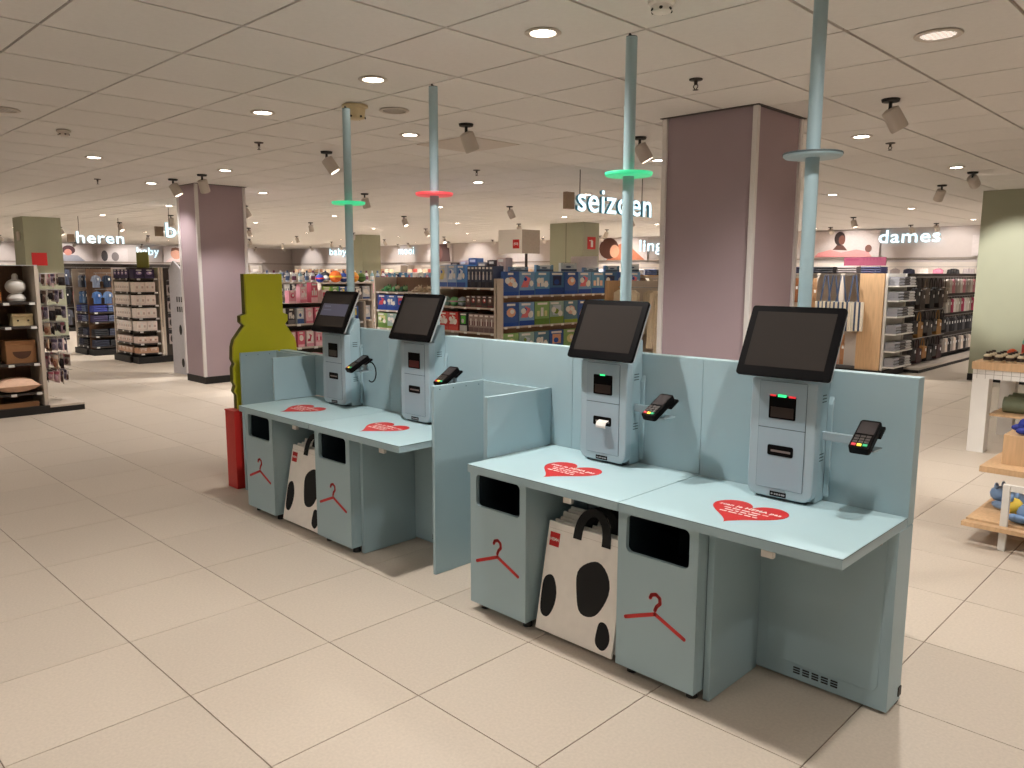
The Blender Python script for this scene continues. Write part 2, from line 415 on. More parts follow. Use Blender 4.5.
detector(-2.06, 3.03, M_white, 'white smoke detector at the top edge of the photo', 0.06, 0.055)
detector(-7.48, 2.23, M_fix, 'small grey smoke detector at the upper left')
detector(-4.85, 3.35, mat('aged_plastic', (205, 188, 150), 0.5, noise=0.03), 'large beige smoke detector at the top of the first pole', 0.092, 0.10)
# surface trunking / dark recess in the ceiling behind the third pole
tag(box('ceiling_hatch', M_fix, None, -5.9, -5.2, 4.75, 5.4, CZ - 0.006, CZ - 0.0002), 'flat grey access hatch in the ceiling right of the second pole', 'ceiling hatch')

# ------------------------------------------------------------------ columns
def column(label, x0, x1, y0, y1, m, base=True, trim=True):
    t = thing('column', label, 'column', ((x0 + x1) / 2, (y0 + y1) / 2, 0)); t['kind'] = 'structure'
    w2, d2 = (x1 - x0) / 2, (y1 - y0) / 2
    box('cladding', m, t, -w2, w2, -d2, d2, 0.0005, CZ - 0.0005)
    if base:
        e = 0.006
        b = MB(); b.box(-w2 - e, w2 + e, -d2 - e, -d2, 0.0005, 0.1); b.box(w2, w2 + e, -d2, d2, 0.0005, 0.1)
        b.box(-w2 - e, -w2, -d2, d2, 0.0005, 0.1); b.box(-w2 - e, w2 + e, d2, d2 + e, 0.0005, 0.1); b.build('baseboard', M_base, t)
    if trim:
        for sx in (-1, 1):
            for sy in (-1, 1):
                MB().box(sx * w2 - 0.02, sx * w2 + 0.02, sy * d2 - 0.02, sy * d2 + 0.02, 0.101, CZ - 0.006).build('corner_trim', M_trim, t, bevel=0.004)
        box('cap_frame', M_rack, t, -w2 - 0.035, w2 + 0.035, -d2 - 0.035, d2 + 0.035, CZ - 0.005, CZ - 0.0004)
    return t
column('large mauve clad column directly behind the nearest two tills', -3.53, -2.78, 5.30, 6.0, M_pink)
column('mauve clad column with black base standing in the left aisle', -11.20, -10.62, 4.74, 5.42, M_pink)
column('sage green column at the right edge lit by a spotlight', -3.22, -2.39, 12.95, 13.65, M_sage, trim=False)
cl = column('olive green column behind the left display shelf', -20.6, -19.8, 4.95, 5.7, M_sage, trim=False)
column('dark green column between the first two poles in the far background', -21.9, -21.2, 14.8, 15.5, M_sage, trim=False)
cg = column('wide sage green column with a red fire sign behind the toy shelves', -13.0, -11.95, 14.6, 15.2, M_sage, trim=False)
cgx = MB()
for x in (-12.48,): cgx.box(x - 0.004, x + 0.004, 14.594, 14.6, 0.1, CZ - 0.01)
g = cgx.build('panel_joint', M_rack, cg); g.matrix_parent_inverse = Matrix.Translation((12.475, -14.9, 0))
fs = thing('fire_extinguisher_sign', 'red fire extinguisher sign on the wide sage green column', 'sign', (-11.945, 14.9, 2.28))
box('plate', M_red, fs, 0.002, 0.012, -0.15, 0.15, -0.17, 0.12)
MB().box(0.013, 0.015, -0.03, 0.05, -0.12, 0.03).box(0.013, 0.015, -0.03, 0.02, 0.032, 0.05).box(0.013, 0.015, -0.09, -0.04, 0.02, 0.04).build('pictogram', M_white, fs)
tag(box('alarm_bell', M_fix, None, -20.25, -20.05, 4.915, 4.943, 2.22, 2.42, 0.01), 'square beige alarm box on the olive green column', 'alarm box')

# ------------------------------------------------------------------ self checkout units
TZ = 0.715                       # worktop height
def front_plate(x0, x1, z0, z1, hx0, hx1, hz0, hz1, y0, y1, r=0.022):
    hole = rrect(hx0, hx1, hz0, hz1, r); n = len(hole); out = []
    cx, cz = (hx0 + hx1) / 2, (hz0 + hz1) / 2
    q = n // 4
    corners = [(x1, z1), (x0, z1), (x0, z0), (x1, z0)]
    for i, p in enumerate(hole):
        k = i // q
        c = corners[k]
        f = (i % q) / (q - 1)
        # quarter fan around the corner: first half runs along the vertical side, second along the horizontal side
        if f < 0.5: out.append((c[0], p[1]) if k in (0, 2) else (p[0], c[1]))
        elif f == 0.5: out.append(c)
        else: out.append((p[0], c[1]) if k in (0, 2) else (c[0], p[1]))
    m = MB(); vs = [(p[0], y0, p[1]) for p in hole] + [(p[0], y0, p[1]) for p in out] + [(p[0], y1, p[1]) for p in hole] + [(p[0], y1, p[1]) for p in out]
    fsx = []
    for i in range(n):
        j = (i + 1) % n
        fsx += [(i, j, n + j, n + i), (2 * n + j, 2 * n + i, 3 * n + i, 3 * n + j), (i, 2 * n + i, 2 * n + j, j), (n + i, n + j, 3 * n + j, 3 * n + i)]
    return m.add(vs, fsx)

def cabinet(x0, label):
    """bin cabinet 0.35 wide whose left front corner is at x0"""
    W = 0.35
    t = thing('bin_cabinet', label, 'cabinet', (x0, 2.36, 0), 0, 'pale blue hanger bin cabinets under the tills')
    front_plate(0, W, 0.04, 0.678, 0.038, W - 0.036, 0.508, 0.655, 0, 0.018).build('front_panel', M_blue, t)
    box('side_panel', M_blue, t, 0, 0.016, 0.019, 0.42, 0.04, 0.678)
    box('side_panel', M_blue, t, W - 0.016, W, 0.019, 0.42, 0.04, 0.678)
    box('floor_panel', M_blue, t, 0.017, W - 0.017, 0.019, 0.42, 0.04, 0.056)
    box('rear_board', M_dark, t, 0.017, W - 0.017, 0.40, 0.418, 0.057, 0.678)
    b = MB(); b.box(0.03, 0.034, 0.03, 0.38, 0.40, 0.66); b.box(W - 0.034, W - 0.03, 0.03, 0.38, 0.40, 0.66); b.box(0.035, W - 0.035, 0.376, 0.38, 0.40, 0.66); b.box(0.03, W - 0.03, 0.03, 0.38, 0.39, 0.399)
    b.build('bin_liner', M_dark, t)
    h = MB(); dx = 0.048 + 0.0
    stroke(h, [(0.044, 0.247), (0.178, 0.299), (0.305, 0.242)], 0.015, -0.0016, -0.0003)
    stroke(h, [(0.177, 0.313), (0.184, 0.330), (0.199, 0.346), (0.197, 0.366), (0.180, 0.377), (0.161, 0.370), (0.155, 0.357)], 0.014, -0.0016, -0.0003)
    h.build('hanger_logo', M_red, t)
    for fx in (0.04, W - 0.04):
        MB().cyl((fx, 0.06, 0.0005), (fx, 0.06, 0.039), 0.022, 0.018, 10).build('foot', M_base, t)
    MB().cyl((W / 2, 0.37, 0.0005), (W / 2, 0.37, 0.039), 0.022, 0.018, 10).build('foot', M_base, t)
    return t

def heart_pts(n=48):
    pts = []
    for k in range(n):
        a = 2 * PI * k / n
        x = 16 * math.sin(a) ** 3; y = 13 * math.cos(a) - 5 * math.cos(2 * a) - 2 * math.cos(3 * a) - math.cos(4 * a)
        pts.append((x / 32.0, (y + 2.5) / 29.0))
    return pts
def worktop(x0, x1, label, heart_x):
    t = thing('worktop', label, 'worktop', (x0, 2.30, 0), 0, 'pale blue checkout worktops')
    W = x1 - x0; Dp = 2.868 - 2.30
    box('slab', M_blue, t, 0.002, W - 0.002, 0, Dp, 0.680, 0.7115)
    box('edge_strip', M_edge, t, 0.001, W - 0.001, 0.0, Dp, 0.7116, 0.7128)
    box('top_sheet', M_bluetop, t, 0.002, W - 0.002, 0, Dp, 0.7129, TZ)
    s = MB().prism([(heart_x - x0 + 0.278 * p[0], 0.205 + 0.27 * p[1]) for p in heart_pts()], 'z', TZ + 0.0003, TZ + 0.0009).build('heart_sticker', M_red, t)
    me = text_mesh('scan je HEMA pas', 0.031, 0.0002, M_white, 0.0006, 'CENTER')
    link('lettering', me, s, (heart_x - x0, 0.255, TZ + 0.0012))
    d = MB(); rr = random.Random(5)
    for k, (hw, yy) in enumerate(((0.085, 0.228), (0.07, 0.205), (0.078, 0.182))):
        x = -hw
        while x < hw - 0.01:
            l = rr.uniform(0.012, 0.034); e = min(x + l, hw); d.box(heart_x - x0 + x, heart_x - x0 + e, yy, yy + 0.008, TZ + 0.0010, TZ + 0.0014); x = e + 0.008
    d.build('small_print', M_white, s)['kind'] = 'stuff'
    MB().box(W * 0.45, W * 0.45 + 0.05, 0.12, 0.17, 0.664, 0.679).build('bracket', M_white, t, bevel=0.002)
    return t

def kiosk(kx, label, mode):
    t = thing('self_checkout_kiosk', label, 'kiosk', (kx, 2.74, TZ), 0, 'self-checkout kiosks')
    hw = 0.128; z = -TZ
    # front shell with rounded lower corners
    pl = [(-hw, 0.46), (-hw, 0.05)] + [(-hw + 0.04 - 0.04 * math.cos(a), 0.05 - 0.04 * math.sin(a)) for a in (PI / 10 * k for k in range(1, 6))] + \
         [(hw - 0.04 + 0.04 * math.sin(a), 0.05 - 0.04 * math.cos(a)) for a in (PI / 10 * k for k in range(0, 6))] + [(hw, 0.46)]
    MB().prism(pl, 'y', 0, 0.045).build('front_shell', M_kiosk, t, bevel=0.006)
    MB().prism([(0.046, 0.004), (0.125, 0.004), (0.125, 0.555), (0.100, 0.555), (0.046, 0.470)], 'x', -hw + 0.008, hw - 0.008).build('rear_housing', M_blue, t, bevel=0.004)
    box('base_foot', M_edge, t, -0.10, 0.10, 0.02, 0.12, 0.0006, 0.0038)
    MB().prism(rrect(-0.0915, 0.0915, 0.044, 0.452, 0.004, 2), 'y', -0.0006, -0.0001).build('panel_groove', M_edge, t)
    up = box('scanner_panel', M_kiosk2, t, -0.090, 0.090, -0.0022, -0.0007, 0.2775, 0.4505)
    lo = box('printer_panel', M_kiosk2, t, -0.090, 0.090, -0.0022, -0.0007, 0.0455, 0.2745)
    sw = MB().prism(rrect(-0.052, 0.052, 0.312, 0.400, 0.004, 2), 'y', -0.0036, -0.0023).build('scanner_window', M_black, up)
    if mode == 'lit':
        MB().box(-0.018, 0.014, -0.0052, -0.0037, 0.395, 0.404).build('status_light', M_ledg, up)
        MB().box(-0.048, -0.026, -0.0052, -0.0037, 0.396, 0.402).box(0.024, 0.050, -0.0052, -0.0037, 0.395, 0.402).build('status_light', M_ledr, up)
    elif mode == 'paper':
        MB().box(-0.016, 0.012, -0.0052, -0.0037, 0.396, 0.402).build('status_light', M_ledg, up)
    glow = {'red': mat('scanner_red', (86, 20, 18), 0.4, noise=0.05), 'dim': mat('scanner_dim', (60, 54, 50), 0.4, noise=0.05)}.get(mode, mat('scanner_dark', (40, 26, 24), 0.3, noise=0.1))
    MB().box(-0.044, 0.044, -0.0046, -0.0037, 0.318, 0.356).build('scanner_glass', glow, up)
    MB().prism(rrect(-0.050, 0.050, 0.172, 0.212, 0.007, 3), 'y', -0.0036, -0.0023).build('receipt_slot', M_black, lo)
    MB().box(-0.036, 0.040, -0.0050, -0.0037, 0.186, 0.194).build('slot_bar', C(120, 108, 104), lo)
    if mode == 'paper':
        pm = MB(); pts = [(-0.0037, 0.198), (-0.022, 0.192), (-0.030, 0.176), (-0.028, 0.166)]
        for a, b in zip(pts[:-1], pts[1:]): pm.add([(-0.016, a[0], a[1]), (0.038, a[0], a[1]), (0.038, b[0], b[1]), (-0.016, b[0], b[1])], [(0, 1, 2, 3)])
        o = pm.build('receipt', M_white, lo); sm = o.modifiers.new('s', 'SOLIDIFY'); sm.thickness = 0.0008
    np_ = MB().box(-0.033, 0.030, -0.0024, -0.0003, 0.016, 0.034).build('name_plate', M_black, t)
    d = MB()
    for k, xx in enumerate((-0.028, -0.016, -0.007, 0.003, 0.012, 0.019)): d.box(xx, xx + 0.007, -0.0030, -0.0025, 0.022, 0.028)
    d.build('plate_marks', C(150, 152, 156), np_)['kind'] = 'stuff'
    # side vents
    v = MB()
    for k in range(3): v.box(hw - 0.0078, hw - 0.0072, 0.065, 0.100, 0.16 + 0.012 * k, 0.164 + 0.012 * k); v.box(hw - 0.0078, hw - 0.0072, 0.065, 0.100, 0.38 + 0.012 * k, 0.384 + 0.012 * k)
    v.build('side_vent', M_edge, t)['kind'] = 'stuff'
    # monitor: leaning back 25 degrees
    s = bpy.data.objects.new('monitor', None); COL.objects.link(s); s.parent = t; s.location = (0.010, -0.055, 0.475); s.rotation_euler = (-math.atan2(0.12, 0.252), 0, 0)
    bz = MB().prism(rrect(-0.1785, 0.1785, 0, 0.279, 0.012, 4), 'y', 0, 0.014).build('bezel', M_black, s, bevel=0.002)
    MB().prism(rrect(-0.151, 0.151, 0.037, 0.255, 0.002, 2), 'y', -0.0008, -0.0001).build('display', M_glass, s)
    if mode == 'dim':
        disp = mat('display_ui', (66, 66, 76), 0.3, emit=(88, 88, 110), estr=0.22)
        MB().box(-0.140, 0.140, -0.0014, -0.0009, 0.11, 0.19).build('display_banner', disp, s)
        u = MB(); u.box(-0.12, -0.05, -0.0019, -0.0015, 0.168, 0.176); u.box(-0.12, -0.03, -0.0019, -0.0015, 0.145, 0.150)
        u.build('display_lines', C(120, 120, 136), s)
    MB().prism(rrect(-0.177, 0.177, 0.002, 0.277, 0.012, 4), 'y', 0.0142, 0.024).build('rear_case', M_silver, s, bevel=0.002)
    MB().prism([(0.0245, 0.045), (0.062, 0.06), (0.066, 0.15), (0.0245, 0.20)], 'x', -0.07, 0.07).build('rear_housing', M_kiosk, s, bevel=0.006)
    MB().prism([(0.052, 0.478), (0.100, 0.5555), (0.110, 0.62), (0.070, 0.62), (0.030, 0.545), (0.035, 0.50)], 'x', -0.055, 0.055).build('neck', M_kiosk, t, bevel=0.004)
    # payment arm
    a = MB(); a.box(hw + 0.0005, hw + 0.155, 0.055, 0.068, 0.245, 0.278); a.box(hw + 0.130, hw + 0.215, -0.03, 0.054, 0.246, 0.252)
    a.build('payment_arm', M_kiosk, t, bevel=0.003)
    MB().prism([(0.112, 0.02), (0.126, 0.02), (0.126, 0.40), (0.112, 0.37)], 'x', hw - 0.0075, hw + 0.012).build('arm_bracket', M_blue, t, bevel=0.003)
    return t

def terminal(kx, label, cable=False, rz=0.0):
    t = thing('payment_terminal', label, 'payment terminal', (kx + 0.315, 2.705, 1.012), 0, 'black payment terminals on the kiosk arms')
    e = bpy.data.objects.new('terminal_head', None); COL.objects.link(e); e.parent = t
    e.rotation_euler = (math.radians(31), 0, rz); e.scale = (0.88, 0.88, 0.88)
    pl = rrect(-0.040, 0.040, -0.085, 0.085, 0.012, 3)
    MB().prism([(p[0], p[1]) for p in pl], 'z', -0.016, 0.016).build('body', M_black, e, bevel=0.004)
    MB().box(-0.032, 0.032, 0.000, 0.072, 0.0162, 0.0175).build('display', mat('term_display', (58, 52, 52), 0.25, noise=0.02), e)
    for r in range(4):
        for c in range(3):
            km = M_rack if r else (M_keyr, M_ledy, M_keyg)[c]
            MB().box(-0.030 + 0.021 * c, -0.014 + 0.021 * c, -0.072 + 0.016 * r, -0.060 + 0.016 * r, 0.0162, 0.020).build('key', km, e)
    MB().box(-0.046, 0.046, 0.030, 0.095, -0.030, -0.0165).build('cradle', M_black, e, bevel=0.003)
    MB().cyl((0, 0, -0.0315), (0, 0.012, -0.047), 0.018, 0.018, 10).build('swivel', M_kiosk, e)
    if cable:
        pts = [(0.05, 0.05, 0.01)]
        for k in range(13):
            a = PI * 0.5 - PI * 1.15 * k / 12; pts.append((0.06 + 0.05 * math.cos(a), 0.055, -0.05 + 0.06 * math.sin(a)))
        MB().tube(pts, 0.004, 6).build('cable', M_black, t)
    return t

def pole(pxx, label, ring_m, ringname):
    t = thing('status_light_pole', label, 'light pole', (pxx, 2.957, 0), 0, 'pale blue status light poles')
    MB().cyl((0, 0, 0.0005), (0, 0, 2.589), 0.0255, 0.0255, 20).build('tube', M_blue, t, smooth=True)
    dk = MB().lathe([(0.027, 1.993), (0.100, 1.993), (0.106, 1.998), (0.106, 2.006), (0.100, 2.010), (0.027, 2.010)], 32).build('disc', M_blue if ring_m is M_edge else ring_m, t, smooth=True)
    dk['label'] = ringname
    MB().lathe([(0.088, 2.0105), (0.1075, 2.0102), (0.1085, 2.004), (0.1065, 2.004), (0.1060, 2.0095), (0.088, 2.0100)][::-1], 32).build('ring_light', ring_m, t, smooth=True)
    MB().tube([(0, 0, 2.5895), (-0.012, 0, 2.606)], 0.006, 6).build('cable_stub', M_fixdark, t)
    MB().lathe([(0.017, 2.5892), (0.0245, 2.5892), (0.0245, 2.5925), (0.017, 2.5925)], 16).build('top_collar', M_edge, t)
    return t

def bag(x, yoff, label, front, dx=0.0, h=0.475):
    t = thing('paper_bag', label, 'shopping bag', (x + dx, 2.395 + yoff, 0.022 + 0.35 * yoff), 0, 'paper shopping bags under the till')
    t.rotation_euler = (-0.19, 0, 0)
    th = 0.012
    b = MB(); b.box(-0.208, 0.208, 0, th, 0, h); b.build('bag_body', M_paper, t, bevel=0.003)
    if front:
        MB().box(-0.2, 0.2, -0.0006, -0.0002, h - 0.03, h - 0.029).build('fold_crease', C(190, 178, 164), t)
        lg = MB().box(-0.192, -0.137, -0.0012, -0.0003, h - 0.105, h - 0.045).build('logo', M_red, t)
        me = text_mesh('HEMA', 0.018, 0.0002, M_white, 0.0004, 'CENTER')
        l = link('lettering', me, lg, (-0.1645, -0.0016, h - 0.081)); l.rotation_euler = (PI / 2, 0, 0)
        # plain black printed blots
        def blob(cx, cz, rx, rz, ph):
            return [(cx + rx * (1 + 0.10 * math.sin(3 * a + ph)) * math.cos(a), cz + rz * (1 + 0.08 * math.sin(2 * a + ph)) * math.sin(a)) for a in (2 * PI * k / 28 for k in range(28))]
        p = MB(); p.prism(blob(0.065, 0.245, 0.085, 0.12, 0.4), 'y', -0.0010, -0.0003); p.prism(blob(-0.160, 0.155, 0.042, 0.10, 1.3), 'y', -0.0010, -0.0003)
        p.prism(blob(0.150, 0.075, 0.035, 0.06, 2.2), 'y', -0.0010, -0.0003); p.build('black_print', M_strap, t)
    if yoff < 0.07:
        m = MB(); n = 14; y0 = -0.0052 if front else th + 0.001
        def P(k, r, up): a = PI * k / n; return (0.035 - r * math.cos(a), h - 0.045 + up + (0.115 + (r - 0.06) * 0.8) * math.sin(a) ** 0.8)
        for k in range(n): m.prism([P(k, 0.055, 0), P(k + 1, 0.055, 0), P(k + 1, 0.098, 0), P(k, 0.098, 0)], 'y', y0, y0 + 0.004)
        m.build('strap_handle', M_strap, t)
    return t

def bag_hook(x, label):
    t = thing('bag_hook', label, 'bag hook', (x, 2.40, 0.62), 0, 'white hooks under the worktops')
    MB().box(-0.008, 0.008, 0.022, 0.385, 0.002, 0.016).build('bar', M_blue, t)
    MB().box(-0.022, 0.022, 0.0, 0.021, -0.004, 0.022).build('tip', M_white, t, bevel=0.003)
    return t

def unit(o, nm):
    """one double checkout: o = x offset"""
    seam = -1.695 + o; xr = -0.86 + o; xl = -2.53 + o
    left = nm == 'far'
    W = 'far' if left else 'near'
    names = {'near': ('self-checkout kiosk with glowing green and red scanner lights, nearest the camera', 'self-checkout kiosk with a white receipt hanging from its slot',
                      'self-checkout kiosk beside the tall divider, with a reddish scanner window', 'self-checkout kiosk farthest left, with a pale line display on screen')}['near']
    worktop(seam, xr, ('pale blue worktop with red heart sticker at the free right hand end' if not left else 'pale blue worktop with red heart ending against the tall divider'), -1.30 + o)
    worktop(xl, seam, ('pale blue worktop with red heart in front of the receipt kiosk' if not left else 'pale blue worktop with red heart at the far left end'), -2.135 + o)
    cabinet(-1.735 + o, 'bin cabinet with red hanger logo %s' % ('nearest the camera, right of the paper bags' if not left else 'under the far till, right of its paper bags'))
    cabinet(-2.575 + o, 'bin cabinet with red hanger logo %s' % ('left of the nearest paper bags' if not left else 'at the far left beside the red box'))
    sp = thing('support_panel', 'plain pale blue support panel beside the %s bin cabinet' % ('nearest' if not left else 'far'), 'panel', (-1.3845 + o, 2.425, 0), 0, 'support panels')
    box('board', M_blue, sp, 0.003, 0.028, 0, 0.362, 0.004, 0.679); box('edge_line', M_edge, sp, 0.0005, 0.0025, 0.002, 0.36, 0.02, 0.675)
    # lower back box, right of the cabinets and behind the bags
    lb = thing('lower_back_box', 'low pale blue service box with vent slots under the %s worktops' % W, 'cable box', (xr, 2.79, 0), 0, 'service boxes under the tills')
    box('body', M_blue, lb, xl - xr, -0.0, 0.0, 0.138, 0.012, 0.679)
    MB().prism(rrect(-0.455, -0.035, 0.075, 0.655, 0.03, 4), 'y', -0.004, -0.0003).build('access_panel', M_blue, lb, bevel=0.003)
    v = MB()
    for k in range(5):
        for r in range(3): v.box(-0.345 + 0.036 * k, -0.319 + 0.036 * k, -0.0012, -0.0003, 0.036 + 0.010 * r, 0.042 + 0.010 * r)
    v.build('vent_slots', M_base, lb)['kind'] = 'stuff'
    MB().cyl((-0.06, -0.012, 0.63), (-0.06, -0.0045, 0.63), 0.010, 0.010, 12).build('lock', M_chrome, lb)
    MB().box(-0.05, -0.004, 0.100, 0.138, 0.0005, 0.0115).box(xl - xr + 0.01, xl - xr + 0.05, 0.08, 0.138, 0.0005, 0.0115).build('foot', M_base, lb)
    box('corner_cap', M_base, lb, -0.0, 0.004, 0.110, 0.138, 0.03, 0.065)
    bag_hook(-2.03 + o, 'white tipped hook above the %s paper bags' % W)
    bag_hook(-1.15 + o, 'white tipped hook under the %s right hand worktop' % W)
    for k in range(5, -1, -1):
        bag(-1.99 + o, 0.026 * k, ('front paper shopping bag with red logo and black print under the %s till' % W) if k == 0 else 'plain paper shopping bag, %s from the front in the stack under the %s till' % (('', 'second', 'third', 'fourth', 'fifth', 'sixth')[k], W),
            k == 0, 0.0 if k == 0 else (0.012 if k % 2 else 0.02), 0.475 - 0.004 * (k % 3))
    ks = [(-1.28 + o, 'lit', names[0]), (-2.115 + o, 'paper', names[1])] if not left else [(-1.285 + o, 'red', names[2]), (-2.105 + o, 'dim', names[3])]
    for kx, md, lb_ in ks:
        kiosk(kx, lb_, md)
    tl = ['payment terminal nearest the camera, beside the kiosk with lit scanner', 'payment terminal beside the kiosk with the hanging receipt'] if not left else ['payment terminal just behind the tall divider', 'payment terminal with a looped black cable, far left']
    terminal(ks[0][0], tl[0], False, 0.05); terminal(ks[1][0], tl[1], left, -0.1)

unit(0.0, 'near'); unit(-2.165, 'far')

bp = thing('back_panel', 'long pale blue privacy panel running behind all four kiosks', 'partition', (0, 2.87, 0))
for a, b in ((-0.86, -1.693), (-1.695, -2.40), (-2.402, -3.028), (-3.03, -3.858), (-3.86, -4.45)):
    box('panel', M_blue, bp, b, a, 0, 0.058, 0.684, 1.205)
rail = MB()
rail.box(-4.45, -0.86, 0.0, 0.058, 1.2052, 1.2085); rail.build('top_cap', M_bluetop, bp)
box('end_panel', M_blue, bp, -5.17, -4.451, 0.0, 0.058, 0.72, 1.0)

def divider(label, xa, ya, z0a, xb, yb, zb0, yback):
    """U of two side boards and a back board, open to the front"""
    t = thing('divider', label, 'divider', (xa, yback, 0), 0, 'pale blue dividers beside the worktops')
    a = box('tall_board', M_blue, t, -0.020, 0.0, ya - yback, 0, z0a, 0.995, 0.002)
    for k in range(4):
        y = ya - yback + 0.04 + 0.09 * k; MB().cyl((0.0, y, 0.975), (0.0015, y, 0.975), 0.003, 0.003, 8).build('screw', M_edge, a)
    box('short_board', M_blue, t, xb - xa - 0.020, xb - xa, yb - yback, 0, zb0, 1.0, 0.002)
    box('rear_board', M_blue, t, 0.0005, xb - xa - 0.0205, -0.020, -0.0005, 0.012, 0.990)
    return t
divider('U-shaped pale blue divider between the two tills, tall board reaching the floor', -3.003, 2.505, 0.002, -2.535, 2.43, 0.716, 2.868)
divider('U-shaped pale blue divider at the far left end of the tills', -5.190, 2.575, 0.002, -4.70, 2.555, 0.716, 2.868)

for pxx, lb, m, n in ((-1.316, 'status pole with an unlit grey disc, nearest and thickest looking', M_edge, 'unlit grey disc'),
                      (-2.163, 'status pole with a green disc in front of the hanging word sign', M_ringg, 'glowing green disc'),
                      (-3.520, 'status pole with the red disc', M_ringr, 'glowing red disc'),
                      (-4.380, 'status pole with a green disc, farthest left', M_ringg, 'glowing green disc')):
    pole(pxx, lb, m, n)

# red block and lime bottle-shaped board at the far end
rb = thing('red_plinth', 'red box standing on the floor at the far left end of the tills', 'plinth', (-5.33, 2.54, 0))
box('body', M_redbox, rb, -0.072, 0.072, 0, 0.70, 0.002, 0.567, 0.003); box('lid', M_redbox, rb, -0.074, 0.074, -0.003, 0.703, 0.5672, 0.575)
bt = thing('bottle_shaped_board', 'lime green bottle shaped display board behind the far tills', 'display board', (-5.33, 2.84, 0.576))
half = [(0.0, 0.245), (0.10, 0.245), (0.13, 0.265), (0.17, 0.25), (0.20, 0.265), (0.30, 0.265), (0.33, 0.25), (0.36, 0.265), (0.45, 0.26), (0.50, 0.245), (0.57, 0.19), (0.60, 0.165), (0.625, 0.19), (0.67, 0.19), (0.685, 0.15), (0.97, 0.15)]
poly = [(-y, z) for z, y in half] + [(y * 0.92, z) for z, y in reversed(half)]
MB().prism(poly, 'x', 0.006, 0.03).build('front_board', M_green, bt, bevel=0.002)
MB().prism([(p[0] * 0.985 + 0.002, p[1]) for p in poly], 'x', -0.05, 0.0055).build('core', mat('dark_lime', (84, 84, 16), 0.6, noise=0.03), bt)

# ------------------------------------------------------------------ shop fixtures and goods
def frame(loc, rz):
    return Matrix.Translation(loc) @ Matrix.Rotation(rz, 4, 'Z')
class Fix:
    """a shelf unit: local x along its width (0..W), local -y is the front, z up"""
    def __init__(s, name, label, cat, loc, rz, W, H, dep, shelves, m_back, m_post, m_shelf, plinth=0.09, group=None, plinth_m=None, back=True, tags=True, posts=(1, 1)):
        s.M = frame(loc, rz); s.W = W; s.dep = dep; s.sh = shelves
        t = s.t = thing(name, label, cat, loc, rz, group)
        if back: box('back_board', m_back, t, 0.02, W - 0.02, dep - 0.012, dep, plinth, H)
        for x in [a for a, p in zip((0.0, W - 0.03), posts) if p]: box('upright', m_post, t, x, x + 0.03, -0.012, dep, plinth + 0.0005, H)
        if plinth: box('plinth', plinth_m or M_base, t, -0.01, W + 0.01, -0.05, dep, 0.0005, plinth)
        for z in shelves:
            o = box('shelf', m_shelf, t, 0.0305, W - 0.0305, 0.0, dep - 0.013, z - 0.022, z)
            if tags:
                r = MB(); n = max(2, int(W / 0.22))
                for k in range(n): x = 0.06 + (W - 0.16) * k / (n - 1); r.box(x, x + 0.055, -0.004, -0.0003, z - 0.030, z - 0.002)
                r.build('price_tags', M_price, o)['kind'] = 'stuff'
    def put(s, name, me, x, y, z, label, cat, group, rz=0.0, parts=()):
        p = s.M @ Vector((x, y, z))
        o = link(name, me, None, p); o.rotation_euler = (0, 0, s.t.rotation_euler.z + rz)
        tag(o, label, cat, group)
        return o
PC = {}
def cached(key, fn):
    if key not in PC: PC[key] = fn()
    return PC[key]
def pack_me(w_, d_, h_, c1, c2, c3, style=0):
    """printed carton: body, base band, header and picture shapes standing slightly proud"""
    def fn():
        b = MB(); b.box(-w_ / 2, w_ / 2, 0, d_, 0, h_, 0)
        y0, y1 = -0.003, -0.0002
        r_ = random.Random(style * 7 + 3)
        b.box(-w_ / 2 + 0.003, w_ / 2 - 0.003, y0, y1, 0.003, h_ * (0.16 + 0.05 * (style % 4)), 1)
        b.box(-w_ * r_.uniform(.2, .45), w_ * r_.uniform(.1, .4), y0, y1, h_ * 0.86, h_ * 0.95, 3)
        def el(cx, cz, rx, rz, mi, e=0.0, n=9): b.prism([(w_ * (cx + rx * math.cos(a)), h_ * (cz + rz * math.sin(a))) for a in (PI * 2 * k / n for k in range(n))], 'y', y0 - e - .0012, y0 - e - .0002, mi)
        st = style % 4
        if st == 0: el(0.0, 0.58, .30, .20, 2); el(.06, .62, .14, .10, 3, .002)
        elif st == 1:
            b.prism([(-w_ * .4, h_ * .34), (w_ * .05, h_ * .34), (w_ * .22, h_ * .72), (-w_ * .1, h_ * .82)], 'y', y0, y1, 2); el(.28, .5, .13, .13, 3); el(-.12, .68, .10, .08, 1, .002)
        elif st == 2:
            for k in range(3): b.box(-w_ * .36 + k * w_ * .26, -w_ * .18 + k * w_ * .26, y0, y1, h_ * .36, h_ * (.60 + .14 * (k % 2)), 2 + (k == 1))
        else: b.box(-w_ * .3, w_ * .3, y0, y1, h_ * .40, h_ * .82, 2); el(-.05, .55, .18, .12, 1, .001)
        if style > 3: el(-.25, .62, .17, .13, 3, .004); el(.22, .45, .17, .13, 3, .004)
        b.box(-w_ / 2 + .004, w_ / 2 - .004, .004, d_ - .004, h_, h_ + .0005, 1)
        return b.mesh('carton', [c1, c2, c3, C(232, 228, 222)])
    return cached(('pack', w_, d_, h_, c1.name, c2.name, c3.name, style), fn)
